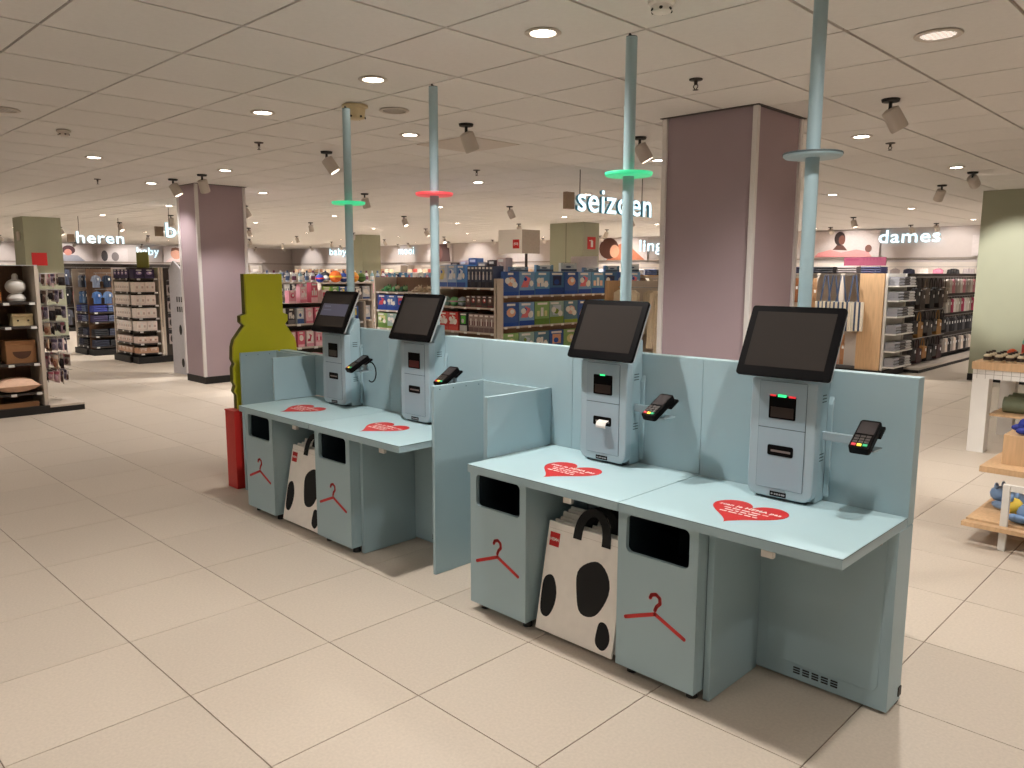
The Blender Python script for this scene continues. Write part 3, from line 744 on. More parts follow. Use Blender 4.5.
def bottle_me(r, h_, c1, c2):
    return cached(('bot', r, h_, c1.name, c2.name), lambda: MB().lathe([(r * .9, 0), (r, r * .2), (r, h_ * .62), (r * .45, h_ * .78), (r * .4, h_ * .8)], 10).lathe([(r * .5, h_ * .8), (r * .5, h_), (r * .3, h_)], 8, mi=1).lathe([(r * 1.02, h_ * .15), (r * 1.03, h_ * .5), (r * .9, h_ * .5)], 10, mi=1).mesh('bottle', [c1, c2], True))
def folded_me(w_, d_, h_, c):
    def fn():
        b = MB(); n = 3
        for k in range(n):
            z0, z1 = h_ * k / n + 0.002, h_ * (k + 1) / n
            zm = (z0 + z1) / 2; e = (z1 - z0) / 2
            b.prism([(-0.0 + e, z0), (d_, z0), (d_, z1), (e, z1), (e * .3, zm + e * .7), (0, zm), (e * .3, zm - e * .7)], 'x', -w_ / 2 + .003 * k, w_ / 2 - .002 * k)
        return b.mesh('folded_garment', c)
    return cached(('fold', w_, d_, h_, c.name), fn)
def pleat(b, levels, th, mi=0, n=8, x_off=0.0, amp=0.012):
    """hanging cloth: levels of (z, half width) lofted with vertical folds, front and back"""
    L = len(levels); vs = []
    for side in (0, 1):
        for li, (z, hw) in enumerate(levels):
            for k in range(n + 1):
                f = amp * min(1.0, li / 1.5) * (1 if k % 2 else -1)
                vs.append((x_off + hw * (2 * k / n - 1), (amp + f if side == 0 else th + f), z))
    fs = []; N = n + 1; S = L * N
    for li in range(L - 1):
        for k in range(n):
            a = li * N + k; fs.append((a, a + 1, a + N + 1, a + N)); fs.append((S + a, S + a + N, S + a + N + 1, S + a + 1))
        a = li * N; fs.append((a, a + N, S + a + N, S + a)); a += n; fs.append((a + N, a, S + a, S + a + N))
    for k in range(n): fs.append((k + 1, k, S + k, S + k + 1)); a = (L - 1) * N + k; fs.append((a, a + 1, S + a + 1, S + a))
    b.add(vs, fs, mi)
def garment_me(w_, h_, c, kind=0, th=0.05):
    """hanging garment seen from the front, with hanger hook; hangs from z=0 downward"""
    def fn():
        b = MB()
        b.tube([(0, th / 2, 0.0), (0.012, th / 2, -0.015), (0, th / 2, -0.035)], 0.003, 5, 1)
        if kind == 0:
            pleat(b, [(-.035, w_ * .12), (-.06, w_ * .38), (-h_ * .4, w_ * .33), (-h_, w_ * .35)], th)
            for s_ in (-1, 1): b.prism([(s_ * w_ * .34, -.055), (s_ * w_ * .40, -.065), (s_ * w_ * .52, -h_ * .55), (s_ * w_ * .40, -h_ * .58)], 'y', th * .2, th * .8, 0)
        elif kind == 1:
            pleat(b, [(-.035, w_ * .36), (-h_ * .35, w_ * .42)], th)
            for s_ in (-1, 1): pleat(b, [(-h_ * .35 - .001, w_ * .20), (-h_, w_ * .17)], th, 0, 4, s_ * w_ * .22)
        else:
            pleat(b, [(-.03, w_ * .10), (-.07, w_ * .36), (-h_ * .4, w_ * .36), (-h_ * .8, w_ * .46), (-h_, w_ * .50)], th, 0, 10)
        b.box(w_ * .08, w_ * .08 + 0.03, -0.012, -0.0085, -h_ * .5, -h_ * .5 + 0.045, 2)
        return b.mesh('garment', [c, M_chrome, M_price])
    return cached(('gar', w_, h_, c.name, kind, th), fn)
def handbag_me(w_, h_, c):
    def fn():
        b = MB(); st = h_ * .42; n = 10
        b.prism([(-w_ * .40, -st), (-w_ * .5, -h_ * .8), (-w_ * .44, -h_), (w_ * .44, -h_), (w_ * .5, -h_ * .8), (w_ * .40, -st), (0, -st + .012)], 'y', 0.0, 0.075, 0)
        b.prism([(-w_ * .39, -st - .004), (-w_ * .42, -h_ * .66), (0, -h_ * .74), (w_ * .42, -h_ * .66), (w_ * .39, -st - .004)], 'y', -0.006, -0.0005, 0)
        for k in range(n):
            a0, a1 = PI * k / n, PI * (k + 1) / n
            P = lambda a, r: (-(w_ * r) * math.cos(a), -st + (st - .006 + (r - .34) * .12) * math.sin(a))
            b.prism([P(a0, .30), P(a1, .30), P(a1, .36), P(a0, .36)], 'y', 0.03, 0.042, 0)
        b.box(w_ * .10, w_ * .10 + .035, -.010, -.0065, -h_ * .66, -h_ * .66 + .05, 1)
        return b.mesh('handbag', [c, M_price])
    return cached(('hb', w_, h_, c.name), fn)
def tote_me(w_, h_, c1, c2, st):
    def fn():
        b = MB(); n = 9
        for k in range(n):
            x0 = -w_ / 2 + w_ * k / n; x1 = x0 + w_ / n
            b.box(x0, x1, 0.0 + 0.01 * (k % 2), 0.05, -st - h_, -st, k % 2)
        for sx in (-1, 1):
            b.prism([(sx * w_ * .25 - .012, -st), (sx * w_ * .25 + .012, -st), (sx * .02 + .010, 0), (sx * .02 - .010, 0)], 'y', 0.012, 0.02, 1)
        return b.mesh('tote_bag', [c1, c2])
    return cached(('tote', w_, h_, c1.name, c2.name, st), fn)
def plush_me(c1, c2, s=1.0):
    def fn():
        b = MB(); b.ell((0, 0, .05 * s), (.07 * s, .05 * s, .05 * s), 10, 6, 0); b.ell((.085 * s, 0, .07 * s), (.045 * s, .042 * s, .042 * s), 10, 6, 1)
        for x, y in ((-.04, .055), (-.04, -.055), (.04, .055), (.04, -.055)): b.ell((x * s, y * s, .025 * s), (.05 * s, .022 * s, .022 * s), 8, 5, 0)
        for y in (-.03, .03): b.ell((.085 * s, y * s, .115 * s), (.012 * s, .012 * s, .02 * s), 6, 4, 0)
        return b.mesh('plush_toy', [c1, c2], True)
    return cached(('plush', c1.name, c2.name, s), fn)
def hang_me(w_, h_, c1, c2, c3):
    """small carded item on a peg: card, header and product bump"""
    def fn():
        b = MB(); b.box(-w_ / 2, w_ / 2, 0, .004, -h_, 0, 0); b.box(-w_ / 2, w_ / 2, -.002, -.0002, -h_ * .28, -.004, 1)
        b.ell((0, -.012, -h_ * .62), (w_ * .38, .012, h_ * .26), 8, 5, 2)
        return b.mesh('carded_item', [c1, c2, c3])
    return cached(('hang', w_, h_, c1.name, c2.name, c3.name), fn)
def ball_me(r, c1, c2):
    return cached(('ball', r, c1.name, c2.name), lambda: MB().ell((0, 0, r), (r, r, r), 12, 8, 0).lathe([(r * .96, -r * .16), (r * 1.01, -r * .1), (r * 1.01, r * .1), (r * .96, r * .16)], 12, (0, 0, r), 1).mesh('ball', [c1, c2], True))

NAMED = {'white': (228, 222, 214), 'grey': (150, 148, 150), 'dark grey': (84, 82, 84), 'black': (26, 24, 26), 'red': (190, 50, 50), 'pink': (226, 150, 166), 'deep pink': (210, 90, 116), 'orange': (226, 120, 50), 'tan': (180, 140, 100), 'brown': (110, 80, 62), 'cream': (220, 202, 172), 'yellow': (222, 200, 80), 'lime': (150, 180, 80), 'green': (90, 140, 84), 'teal': (60, 110, 120), 'pale blue': (150, 184, 210), 'blue': (66, 104, 164), 'navy': (40, 46, 90), 'purple': (70, 56, 100), 'pale grey': (196, 194, 198)}
ORD = 'first second third fourth fifth sixth seventh eighth ninth tenth eleventh twelfth'.split()
MOTIF = ('with a round print', 'with a slanted print', 'with a bar print', 'with a square print')
def cname(c): return min(NAMED, key=lambda n: sum((a - b) ** 2 for a, b in zip(NAMED[n], c)))
def auto(pal, noun, where, k, n, motif=''):
    for m_ in (motif, ''):
        t_ = ' '.join(x for x in (cname(pal), noun, m_, (ORD[k] + ' from the left' if n <= 12 else ''), where) if x)
        if len(t_.split()) <= 16: return t_
    return t_.replace('from the left', 'from left').replace('with a ', 'with ').replace('on the', 'on', 1)
def row(F, shelf_z, x0, x1, w_, d_, h_, pals, label, cat, group, name='carton', gap=0.006, y=0.012, style=0, jitter=0.0, kind='pack', rnd=random.Random(1), where=None):
    x = x0 + w_ / 2; k = 0; n = int((x1 - x0 + gap + 1e-6) / (w_ + gap))
    while x + w_ / 2 <= x1 + 1e-6:
        pal = pals[k % len(pals)] if not jitter else rnd.choice(pals)
        if kind == 'pack': me = pack_me(w_, d_, h_, C(*pal[0]), C(*pal[1]), C(*pal[2]), style if style >= 0 else (k * 5 + int(shelf_z * 10)) % 8)
        elif kind == 'fold': me = folded_me(w_, d_, h_, C(*pal[0]))
        elif kind == 'bottle': me = bottle_me(w_ / 2, h_, C(*pal[0]), C(*pal[1]))
        elif kind == 'ball': me = ball_me(w_ / 2, C(*pal[0]), C(*pal[1]))
        elif kind == 'plush': me = plush_me(C(*pal[0]), C(*pal[1]), w_ / 0.2)
        yy = y + (d_ / 2 if kind in ('bottle', 'ball', 'plush') else 0)
        lb = auto(pal[0], cat, where, k, n, MOTIF[(style if style >= 0 else (k * 5 + int(shelf_z * 10)) % 8) % 4] if kind == 'pack' else '') if where else label
        F.put(name, me, x, yy, shelf_z + 0.0006, lb, cat, group)
        x += w_ + gap; k += 1
def hangrow(F, z, x0, x1, step, me_fn, label, cat, group, name, y=-0.05, rail=True, cols=None, where=None, stag=0.0):
    n = int((x1 - x0) / step) + 1
    if rail: MB().cyl((x0 - 0.03, y + 0.025, z + 0.004), (x1 + 0.03, y + 0.025, z + 0.004), 0.006, 0.006, 6).build('rail', M_chrome, F.t)
    for k in range(n):
        F.put(name, me_fn(k), x0 + k * step, y - stag * (k % 3), z - 0.004, auto(cols[k % len(cols)], cat, where, k, n) if where else label, cat, group)

rnd = random.Random(11)
BLUEPACK = [((56, 92, 160), (30, 78, 165), (226, 170, 140)), ((120, 160, 200), (28, 70, 158), (222, 120, 126)), ((96, 150, 190), (34, 84, 170), (236, 196, 170)), ((60, 104, 150), (26, 66, 140), (40, 44, 78))]
GREENPACK = [((140, 176, 110), (96, 132, 56), (214, 210, 150)), ((150, 176, 170), (120, 146, 60), (190, 200, 210)), ((90, 130, 150), (150, 170, 70), (220, 180, 170))]
# --- toy gondola behind the counter: end bay facing the camera, long side facing right
T1 = Fix('toy_gondola', 'cream toy shelf end bay behind the second pole', 'shelf unit', (-8.44, 7.1, 0), 0, 1.2, 1.48, 0.40, (0.45, 0.77, 1.10, 1.36), M_wood2, M_cream, M_cream)
row(T1, 1.36, 0.05, 0.62, 0.18, 0.2, 0.30, [((206, 214, 230), (96, 130, 205), (226, 214, 150)), ((160, 190, 224), (80, 110, 190), (236, 238, 244)), ((90, 140, 200), (60, 90, 170), (216, 224, 236))], '', 'craft box', 'craft boxes on the top toy shelf', name='craft_box', style=1, where='on the top shelf behind the second pole')
row(T1, 1.36, 0.64, 1.16, 0.062, 0.2, 0.28, [((74, 80, 96), (56, 58, 70), (130, 134, 150)), ((60, 66, 84), (70, 72, 80), (96, 104, 130))], 'slim grey figure pack on the top toy shelf beside the cream post', 'figure pack', 'slim figure packs on the top toy shelf', name='figure_pack', style=2, gap=0.008)
row(T1, 1.10, 0.08, 0.55, 0.13, 0.13, 0.13, [((150, 196, 190), (210, 220, 210)), ((120, 190, 130), (220, 150, 190)), ((176, 186, 200), (90, 120, 90))], '', 'toy ball', 'toy balls on the middle shelf', name='toy_ball', kind='ball', gap=0.03, where='on the middle shelf behind the second pole')
row(T1, 1.10, 0.60, 1.14, 0.10, 0.2, 0.15, [((92, 70, 64), (120, 60, 60), (150, 120, 110)), ((70, 60, 62), (100, 80, 70), (170, 60, 60))], '', 'small box', 'brown toy boxes on the middle shelf', name='small_toy_box', style=0, where='on the middle shelf beside the cream post')
row(T1, 0.77, 0.05, 0.46, 0.195, 0.2, 0.25, [((196, 60, 56), (206, 80, 70), (220, 214, 206))], 'red box printed with pale balls on the lower shelf behind the second pole', 'box', 'red ball boxes on the lower toy shelf', name='ball_box', style=5)
row(T1, 0.77, 0.48, 0.64, 0.15, 0.2, 0.25, [((30, 36, 44), (200, 200, 200), (90, 190, 70))], 'dark box with a green print on the lower toy shelf', 'box', None, name='dark_toy_box', style=3)
row(T1, 0.77, 0.66, 1.16, 0.094, 0.2, 0.24, [((160, 144, 140), (120, 100, 100), (110, 70, 76))], 'narrow beige boxed figure on the lower toy shelf beside the cream post', 'boxed figure', 'beige boxed figures on the lower toy shelf', name='boxed_figure', style=2)
T2 = Fix('toy_gondola', 'cream toy shelf side lined with blue printed cartons', 'shelf unit', (-7.15, 7.1, 0), PI / 2, 3.3, 1.48, 0.075, (0.46, 0.86, 1.26), M_wood2, M_cream, M_lightrack)
for z, pal, lb in ((1.26, BLUEPACK, 'top'), (0.86, BLUEPACK[:2] + GREENPACK, 'middle'), (0.46, GREENPACK + BLUEPACK[:1], 'bottom')):
    row(T2, z, 0.05, 3.25, 0.29, 0.045, 0.31, pal, '', 'toy carton', 'printed toy cartons on the %s side shelf' % lb, name='toy_carton', style=-1, gap=0.012, where='on the %s shelf right of the cream post' % lb)
T3 = Fix('toy_gondola', 'cream toy shelf between the first two poles', 'shelf unit', (-10.16, 7.3, 0), 0, 1.6, 1.48, 0.42, (0.42, 0.70, 0.98, 1.26), M_wood2, M_cream, M_lightrack)
row(T3, 1.26, 0.1, 0.75, 0.17, 0.17, 0.14, [((60, 130, 76), (90, 150, 90)), ((76, 140, 90), (200, 190, 160)), ((50, 96, 60), (120, 160, 110))], '', 'plush toy', 'green plush toys between the poles', name='plush_toy', kind='plush', gap=0.03, where='on the top shelf between the poles')
row(T3, 1.26, 0.85, 1.5, 0.17, 0.17, 0.14, [((180, 160, 134), (190, 170, 140)), ((150, 128, 100), (176, 156, 130))], '', 'soft toy', 'tan plush toys between the poles', name='plush_toy', kind='plush', gap=0.03, where='on the top shelf left of the second pole')
for z, pal, lb in ((0.98, [((40, 70, 150), (24, 60, 150), (200, 70, 80)), ((60, 100, 170), (30, 70, 160), (190, 200, 220))], 'upper'), (0.70, GREENPACK, 'middle'), (0.42, GREENPACK, 'lower')):
    row(T3, z, 0.06, 1.55, 0.235, 0.2, 0.23, pal, '', 'toy box', 'boxes on the %s shelf between the poles' % lb, name='toy_box', style=-1, where='on the %s shelf between the poles' % lb)
for k in range(6):
    o = link('flat_box', pack_me(0.34, 0.042, 0.06 + 0.03 * (k % 3), C(*[(110, 140, 170), (90, 130, 160), (190, 200, 206)][k % 3]), C(60, 80, 110), C(180, 190, 200), 3), None, T2.M @ Vector((0.35 + 0.5 * k, 0.014, 1.5716))); o.rotation_euler = (0, 0, PI / 2)
    tag(o, 'flat blue or white box on top of the carton shelf, %s from the left' % ORD[k], 'box', 'boxes on top of the toy shelf')
for k in range(6):
    o = link('top_pack', pack_me(0.16, 0.13, 0.33 + 0.03 * (k % 3), C(*[(60, 50, 56), (200, 176, 170), (70, 100, 150), (130, 130, 140)][k % 4]), C(90, 80, 90), C(210, 200, 196), k % 4), None, T1.M @ Vector((0.13 + 0.185 * k, 0.235, 1.3606)));
    tag(o, 'small pack standing on top of the toy shelf end bay, %s from the left' % ORD[k], 'box', 'packs on top of the toy shelf end bay')
# --- pink toy / beauty gondolas in the left background
PINK = [((232, 160, 176), (240, 196, 206), (206, 70, 100)), ((240, 188, 200), (226, 130, 150), (250, 226, 230)), ((220, 106, 130), (240, 190, 200), (240, 230, 226)), ((236, 220, 216), (220, 150, 170), (190, 60, 90))]
MIX = [((222, 218, 214), (90, 84, 90), (150, 60, 70)), ((70, 66, 70), (120, 116, 120), (220, 216, 210)), ((200, 206, 214), (60, 90, 150), (230, 226, 220)), ((96, 110, 140), (200, 200, 204), (60, 60, 70)), ((230, 226, 218), (150, 140, 150), (90, 100, 120))]
LIME = [((160, 200, 80), (90, 140, 50), (226, 226, 200)), ((120, 170, 90), (60, 110, 160), (230, 230, 220)), ((60, 100, 170), (40, 70, 150), (240, 220, 90))]
G1 = Fix('gift_gondola', 'pale shelf unit of pink toys right of the lime bottle board', 'shelf unit', (-8.95, 4.92, 0), PI / 2, 1.35, 1.16, 0.22, (0.30, 0.60, 0.90), M_rack, M_lightrack, M_lightrack)
for z, lb, pl in ((0.90, 'top', MIX[:3] + PINK[1:3]), (0.60, 'second', PINK), (0.30, 'third', PINK)):
    row(G1, z, 0.05, 0.74, 0.10, 0.18, 0.20, pl, '', 'boxed toy', 'pink boxed toys on the %s shelf' % lb, name='boxed_toy', style=-1, gap=0.03, where='on the %s shelf right of the lime board' % lb)
    row(G1, z, 0.78, 1.32, 0.15, 0.18, 0.20, LIME, '', 'boxed game', 'green boxed toys on the %s shelf' % lb, name='boxed_game', style=-1, where='on the %s shelf behind the first kiosk' % lb)
for k in range(4):
    o = link('doll_pack', pack_me(0.10, 0.1, 0.16 + 0.05 * (k % 3), C(*PINK[k % 4][0]), C(*PINK[k % 4][1]), C(*PINK[k % 4][2]), k % 8), None, G1.M @ Vector((0.30 + 0.16 * k, 0.08, 0.9006 + 0.2 * 0))); o.rotation_euler = (0, 0, PI / 2)
    o.location.z = 1.1612; o.location.x = -8.95 - 0.09
    tag(o, 'upright pink doll pack on top of the pink toy shelf, %s from the left' % ORD[k], 'doll pack', 'doll packs on the pink shelf')
box('top_board', M_lightrack, G1.t, 0.0, 1.35, 0.0, 0.22, 1.1605, 1.161)
G2 = Fix('beauty_gondola', 'grey shelf unit of small cosmetics behind the pink toys', 'shelf unit', (-12.6, 6.7, 0), PI / 2, 2.8, 1.45, 0.30, (0.55, 0.85, 1.15, 1.38), M_cream, M_lightrack, M_lightrack)
for z, lb in ((0.55, 'lower'), (0.85, 'middle'), (1.15, 'upper')):
    row(G2, z, 0.05, 2.75, 0.095, 0.1, 0.19, MIX + PINK[:1], '', 'cosmetic pack', 'cosmetic packs on the grey shelves', name='cosmetic_pack', style=-1, gap=0.035, where='on the %s grey cosmetics shelf' % lb, jitter=1, rnd=rnd)
row(G2, 1.38, 0.1, 2.7, 0.07, 0.1, 0.20, [((190, 200, 214), (90, 110, 150)), ((214, 214, 220), (120, 60, 90)), ((150, 190, 200), (230, 230, 230))], '', 'bottle', 'bottles on the cosmetic shelf', name='bottle', kind='bottle', gap=0.06, where='on top of the grey cosmetics shelf')
G3 = Fix('ball_gondola', 'shelf unit topped with bright play balls behind the first pole', 'shelf unit', (-11.25, 7.0, 0), PI / 2, 1.05, 1.36, 0.4, (0.40, 0.75, 1.10), M_cream, M_lightrack, M_lightrack)
row(G3, 1.1, 0.06, 1.0, 0.15, 0.2, 0.22, LIME + MIX + BLUEPACK[:1], '', 'play set', 'boxed toys below the play balls', name='play_set', style=-1, where='on the shelf below the play balls')
row(G3, 0.75, 0.06, 1.0, 0.15, 0.2, 0.24, LIME + MIX, '', 'game box', 'mixed toys below the play balls', name='game_box', style=-1, where='on the second shelf below the play balls')
box('top_board', M_lightrack, G3.t, 0.0, 1.05, 0.0, 0.4, 1.3605, 1.38)
for k, (x, r, c1, c2) in enumerate(((0.08, 0.07, (40, 60, 150), (220, 60, 60)), (0.22, 0.06, (226, 226, 220), (60, 90, 160)), (0.38, 0.10, (230, 110, 40), (240, 200, 60)), (0.57, 0.08, (50, 90, 190), (230, 230, 230)), (0.74, 0.09, (236, 170, 60), (220, 120, 40)), (0.93, 0.08, (90, 130, 60), (60, 90, 50)))):
    G3.put('play_ball', ball_me(r, C(*c1), C(*c2)), x, 0.12 + 0.05 * (k % 2), 1.3806, '%s play ball on top of the shelf behind the first pole, %s from the left' % (cname(c1), ORD[k]), 'ball', 'play balls behind the first pole')
for k, (x, r, c1, c2) in enumerate(((0.30, 0.09, (60, 60, 64), (200, 196, 180)), (0.48, 0.07, (236, 150, 60), (236, 150, 60)), (0.86, 0.06, (220, 196, 80), (70, 110, 180)))):
    G3.put('play_ball', ball_me(r, C(*c1), C(*c2)), x, 0.31, 1.3806, '%s play ball in the back row behind the first pole' % cname(c1), 'ball', 'play balls behind the first pole')
# --- left aisle: display shelf at the left edge (faces right)
L1 = Fix('gift_display_shelf', 'dark wood gift display shelf at the left edge of the photo', 'shelf unit', (-9.69, 0.9, 0), PI / 2, 1.62, 1.615, 0.46, (0.24, 0.561, 0.966, 1.226), M_wood2, M_cream, M_rack, plinth=0.085)
box('plinth_end', M_cream, L1.t, 1.63, 1.98, -0.05, 0.46, 0.06, 0.085); box('plinth_end_skirt', M_base, L1.t, 1.631, 1.98, -0.05, 0.46, 0.0005, 0.0595)
box('glass_top', M_silver, L1.t, 0.0, 1.62, -0.01, 0.46, 1.6155, 1.625)
lp = thing('table_lamp', 'rounded white table lamp on the top display shelf at the left', 'lamp', (-9.86, 2.345, 1.2265))
MB().lathe([(0.05, 0.0), (0.085, 0.01), (0.092, 0.04), (0.07, 0.075), (0.05, 0.085)], 18).build('base', M_white, lp, smooth=True)
MB().ell((0, 0, 0.165), (0.100, 0.100, 0.085), 18, 10).build('shade', M_white, lp, smooth=True)
MB().lathe([(0.034, 0.235), (0.030, 0.285), (0.016, 0.305)], 12).build('finial', M_white, lp, smooth=True)
jb = thing('music_box', 'small cream wooden box with two knobs on the second display shelf', 'box', (-9.86, 2.37, 0.9665), PI / 2)
box('body', C(226, 206, 160), jb, -0.10, 0.095, -0.09, 0.09, 0, 0.105, 0.004); box('lid', C(232, 212, 168), jb, -0.103, 0.098, -0.093, 0.093, 0.1055, 0.132, 0.004)
for x in (-0.05, 0.05): MB().cyl((x, -0.102, 0.06), (x, -0.0905, 0.06), 0.008, 0.010, 8).build('knob', M_rack, jb)
cb = thing('cardboard_case', 'brown case with a dark half round print on the third display shelf', 'case', (-9.88, 2.33, 0.5615), PI / 2)
box('body', C(150, 106, 68), cb, -0.15, 0.135, -0.12, 0.10, 0, 0.20, 0.003); box('lid', C(160, 114, 74), cb, -0.152, 0.137, -0.122, 0.102, 0.2003, 0.25, 0.003)
MB().prism([(0.09 * math.cos(a), 0.13 + 0.08 * math.sin(a)) for a in (PI + PI * k / 10 for k in range(11))], 'y', -0.1225, -0.1205).build('print', C(84, 52, 36), cb)
cu = thing('cushion', 'plump blush pink cushion lying on the lowest display shelf', 'cushion', (-9.80, 2.25, 0.2405), PI / 2)
cm = MB(); n = 9; pts = []
for i in range(n):
    for j in range(n):
        u = i / (n - 1) * 2 - 1; v = j / (n - 1) * 2 - 1; hh = 0.085 * ((1 - u * u) * (1 - v * v)) ** 0.45
        pts.append((0.215 * u * (1 - 0.08 * (1 - v * v)), 0.17 * v * (1 - 0.08 * (1 - u * u)), 0.086 + hh))
q = [(i * n + j, (i + 1) * n + j, (i + 1) * n + j + 1, i * n + j + 1) for i in range(n - 1) for j in range(n - 1)]
cm.add(pts, q); cm.add([(p[0], p[1], 0.172 - p[2]) for p in pts], [f[::-1] for f in q]); cm.build('cover', C(232, 190, 162), cu, smooth=True)
tr = thing('serving_tray', 'flat brown tray under the cushion on the display plinth', 'tray', (-9.86, 2.22, 0.0855), PI / 2)
box('tray_base', C(136, 96, 62), tr, -0.25, 0.22, -0.15, 0.15, 0, 0.012); box('rim', C(150, 108, 72), tr, -0.25, 0.22, -0.162, -0.1505, 0, 0.055)
for k, (zz, cc) in enumerate(((1.226, (190, 120, 60)), (1.226, (190, 170, 90)), (0.966, (110, 84, 74)), (0.561, (70, 74, 80)), (0.966, (170, 150, 130)))):
    L1.put('gift_box', pack_me(0.12, 0.14, 0.11 + 0.03 * (k % 2), C(*cc), C(120, 96, 70), C(220, 206, 180), k % 4), (1.22, 1.06, 1.18, 1.12, 1.0)[k], 0.06, zz + 0.0006, 'small %s gift box at the very left edge of the display shelf' % ('orange', 'olive', 'brown', 'grey', 'beige')[k], 'box', None)
PK = [((226, 200, 200), (210, 120, 140), (190, 150, 160)), ((206, 196, 186), (120, 90, 80), (96, 70, 64)), ((220, 190, 160), (230, 220, 210), (150, 100, 80)), ((190, 180, 190), (90, 80, 110), (120, 110, 130)), ((60, 50, 50), (200, 190, 180), (40, 34, 36))]
pegs = thing('peg_panel', 'narrow peg panel of hair accessories on the end of the left display shelf', 'display rack', (-9.70, 2.53, 0.0865))
box('board', M_lightrack, pegs, -0.42, -0.04, 0.0, 0.015, 0, 1.50)
for r, z in enumerate((1.44, 1.26, 1.08, 0.90, 0.72, 0.54, 0.36)):
    for c in range(4):
        x = -0.40 + 0.11 * c
        MB().cyl((x + .02, 0.0155, z + 0.004), (x + .02, 0.28, z + 0.010), 0.003, 0.003, 5).build('peg', M_chrome, pegs)
        for d in range(4):
            pal = rnd.choice(PK); o = link('hair_accessory', hang_me(0.09, rnd.choice((0.10, 0.13, 0.155)), C(*pal[0]), C(*pal[1]), C(*pal[2])), None, (-9.70 + x + .02, 2.53 + 0.06 + 0.06 * d, 0.0865 + z + 0.001 + 0.001 * d)); o.rotation_euler = (0, 0, rnd.uniform(-0.5, 0.5))
            tag(o, '%s carded hair accessory on the %s row of pegs at the left' % (cname(pal[0]), ORD[r]), 'hair accessory', 'hair accessories at the left')
sg = thing('red_sign_card', 'plain red square card above the hair accessories', 'sign card', (-9.86, 2.60, 1.60))
box('card', M_red, sg, -0.004, 0.004, -0.075, 0.075, 0.02, 0.16); MB().cyl((0, -0.055, -0.014), (0, -0.055, 0.02), 0.006, 0.006, 6).build('stem', M_chrome, sg)
# --- white box gondola and menswear gondola in the left aisle (end bay + side bays)
BZ = (0.17, 0.34, 0.55, 0.77, 0.99, 1.21, 1.44)
B1 = Fix('box_gondola', 'end bay of the white carton gondola in the left aisle', 'shelf unit', (-14.75, 5.0, 0), 0, 0.74, 1.62, 0.24, BZ, M_rack, M_cream, M_rack, plinth=0.11, posts=(1, 0))
B3 = Fix('box_gondola', 'side bay of the white carton gondola in the left aisle', 'shelf unit', (-13.78, 5.0, 0), PI / 2, 0.44, 1.62, 0.22, BZ, M_rack, M_cream, M_rack, plinth=0.11, posts=(0, 1))
for F, lb, x1 in ((B1, 'end', 0.73), (B3, 'side', 0.40)):
    x0 = 0.04 if F is B1 else 0.02
    for rw, z in enumerate((1.21, 0.99, 0.77, 0.55)):
        row(F, z, x0, x1, 0.165, 0.19, 0.165, [((240, 228, 220), (232, 218, 210), (206, 184, 176))], '', 'carton', 'white cartons on the %s bay' % lb, name='white_carton', style=2, where='in the %s white row of the %s bay' % (ORD[rw], lb))
    row(F, 0.34, x0, x1, 0.165, 0.19, 0.11, [((226, 204, 192), (206, 180, 170), (170, 140, 130))], 'low blush carton on the second lowest shelf of the %s bay' % lb, 'carton', 'low blush cartons on the %s bay' % lb, name='blush_carton', style=2)
    row(F, 0.17, x0, x1, 0.165, 0.19, 0.09, [((190, 146, 116), (200, 160, 134), (216, 196, 180))], 'flat brown carton on the lowest shelf of the %s bay' % lb, 'carton', 'flat cartons on the %s bay' % lb, name='brown_carton', style=3)
    row(F, 1.44, x0, x1 - 0.0, 0.165, 0.19, 0.15, [((54, 44, 80), (70, 60, 100), (160, 140, 190))], 'dark purple carton on the top shelf of the %s bay' % lb, 'carton', 'purple cartons on the %s bay' % lb, name='purple_carton', style=0)
gs = thing('green_sign_board', 'upright olive green sign board above the white carton gondola', 'sign', (-14.10, 5.234, 1.6205))
box('board', mat('olive_sign', (140, 142, 46), 0.6, noise=0.02), gs, -0.10, 0.42, -0.005, 0.005, 0.0002, 0.26)
B2 = Fix('box_gondola', 'side of the box gondola hung with rows of grey packs', 'shelf unit', (-13.78, 5.46, 0), PI / 2, 1.3, 1.62, 0.02, (), M_rack, M_cream, M_rack, plinth=0.11)
for r, z in enumerate((1.40, 1.12, 0.84, 0.56)):
    hangrow(B2, z, 0.12, 1.2, 0.13, lambda k: hang_me(0.10, 0.25, C(196, 184, 180), C(60, 56, 60), C(80, 74, 76)), 'grey carded pack hanging on the %s row beside the white cartons' % ORD[r], 'carded pack', 'grey packs beside the box gondola', 'carded_pack', y=-0.035)
HZ = (0.16, 0.36, 0.62, 0.80)
H1 = Fix('menswear_gondola', 'end bay of the menswear gondola with folded blue clothes', 'shelf unit', (-16.55, 4.9, 0), 0, 0.66, 1.60, 0.24, HZ, M_wood2, M_lightrack, M_rack, plinth=0.11, posts=(1, 0))
H3 = Fix('menswear_gondola', 'side bay of the menswear gondola with hanging blue clothes', 'shelf unit', (-15.66, 4.9, 0), PI / 2, 0.62, 1.60, 0.22, HZ, M_wood2, M_lightrack, M_rack, plinth=0.11, posts=(0, 1))
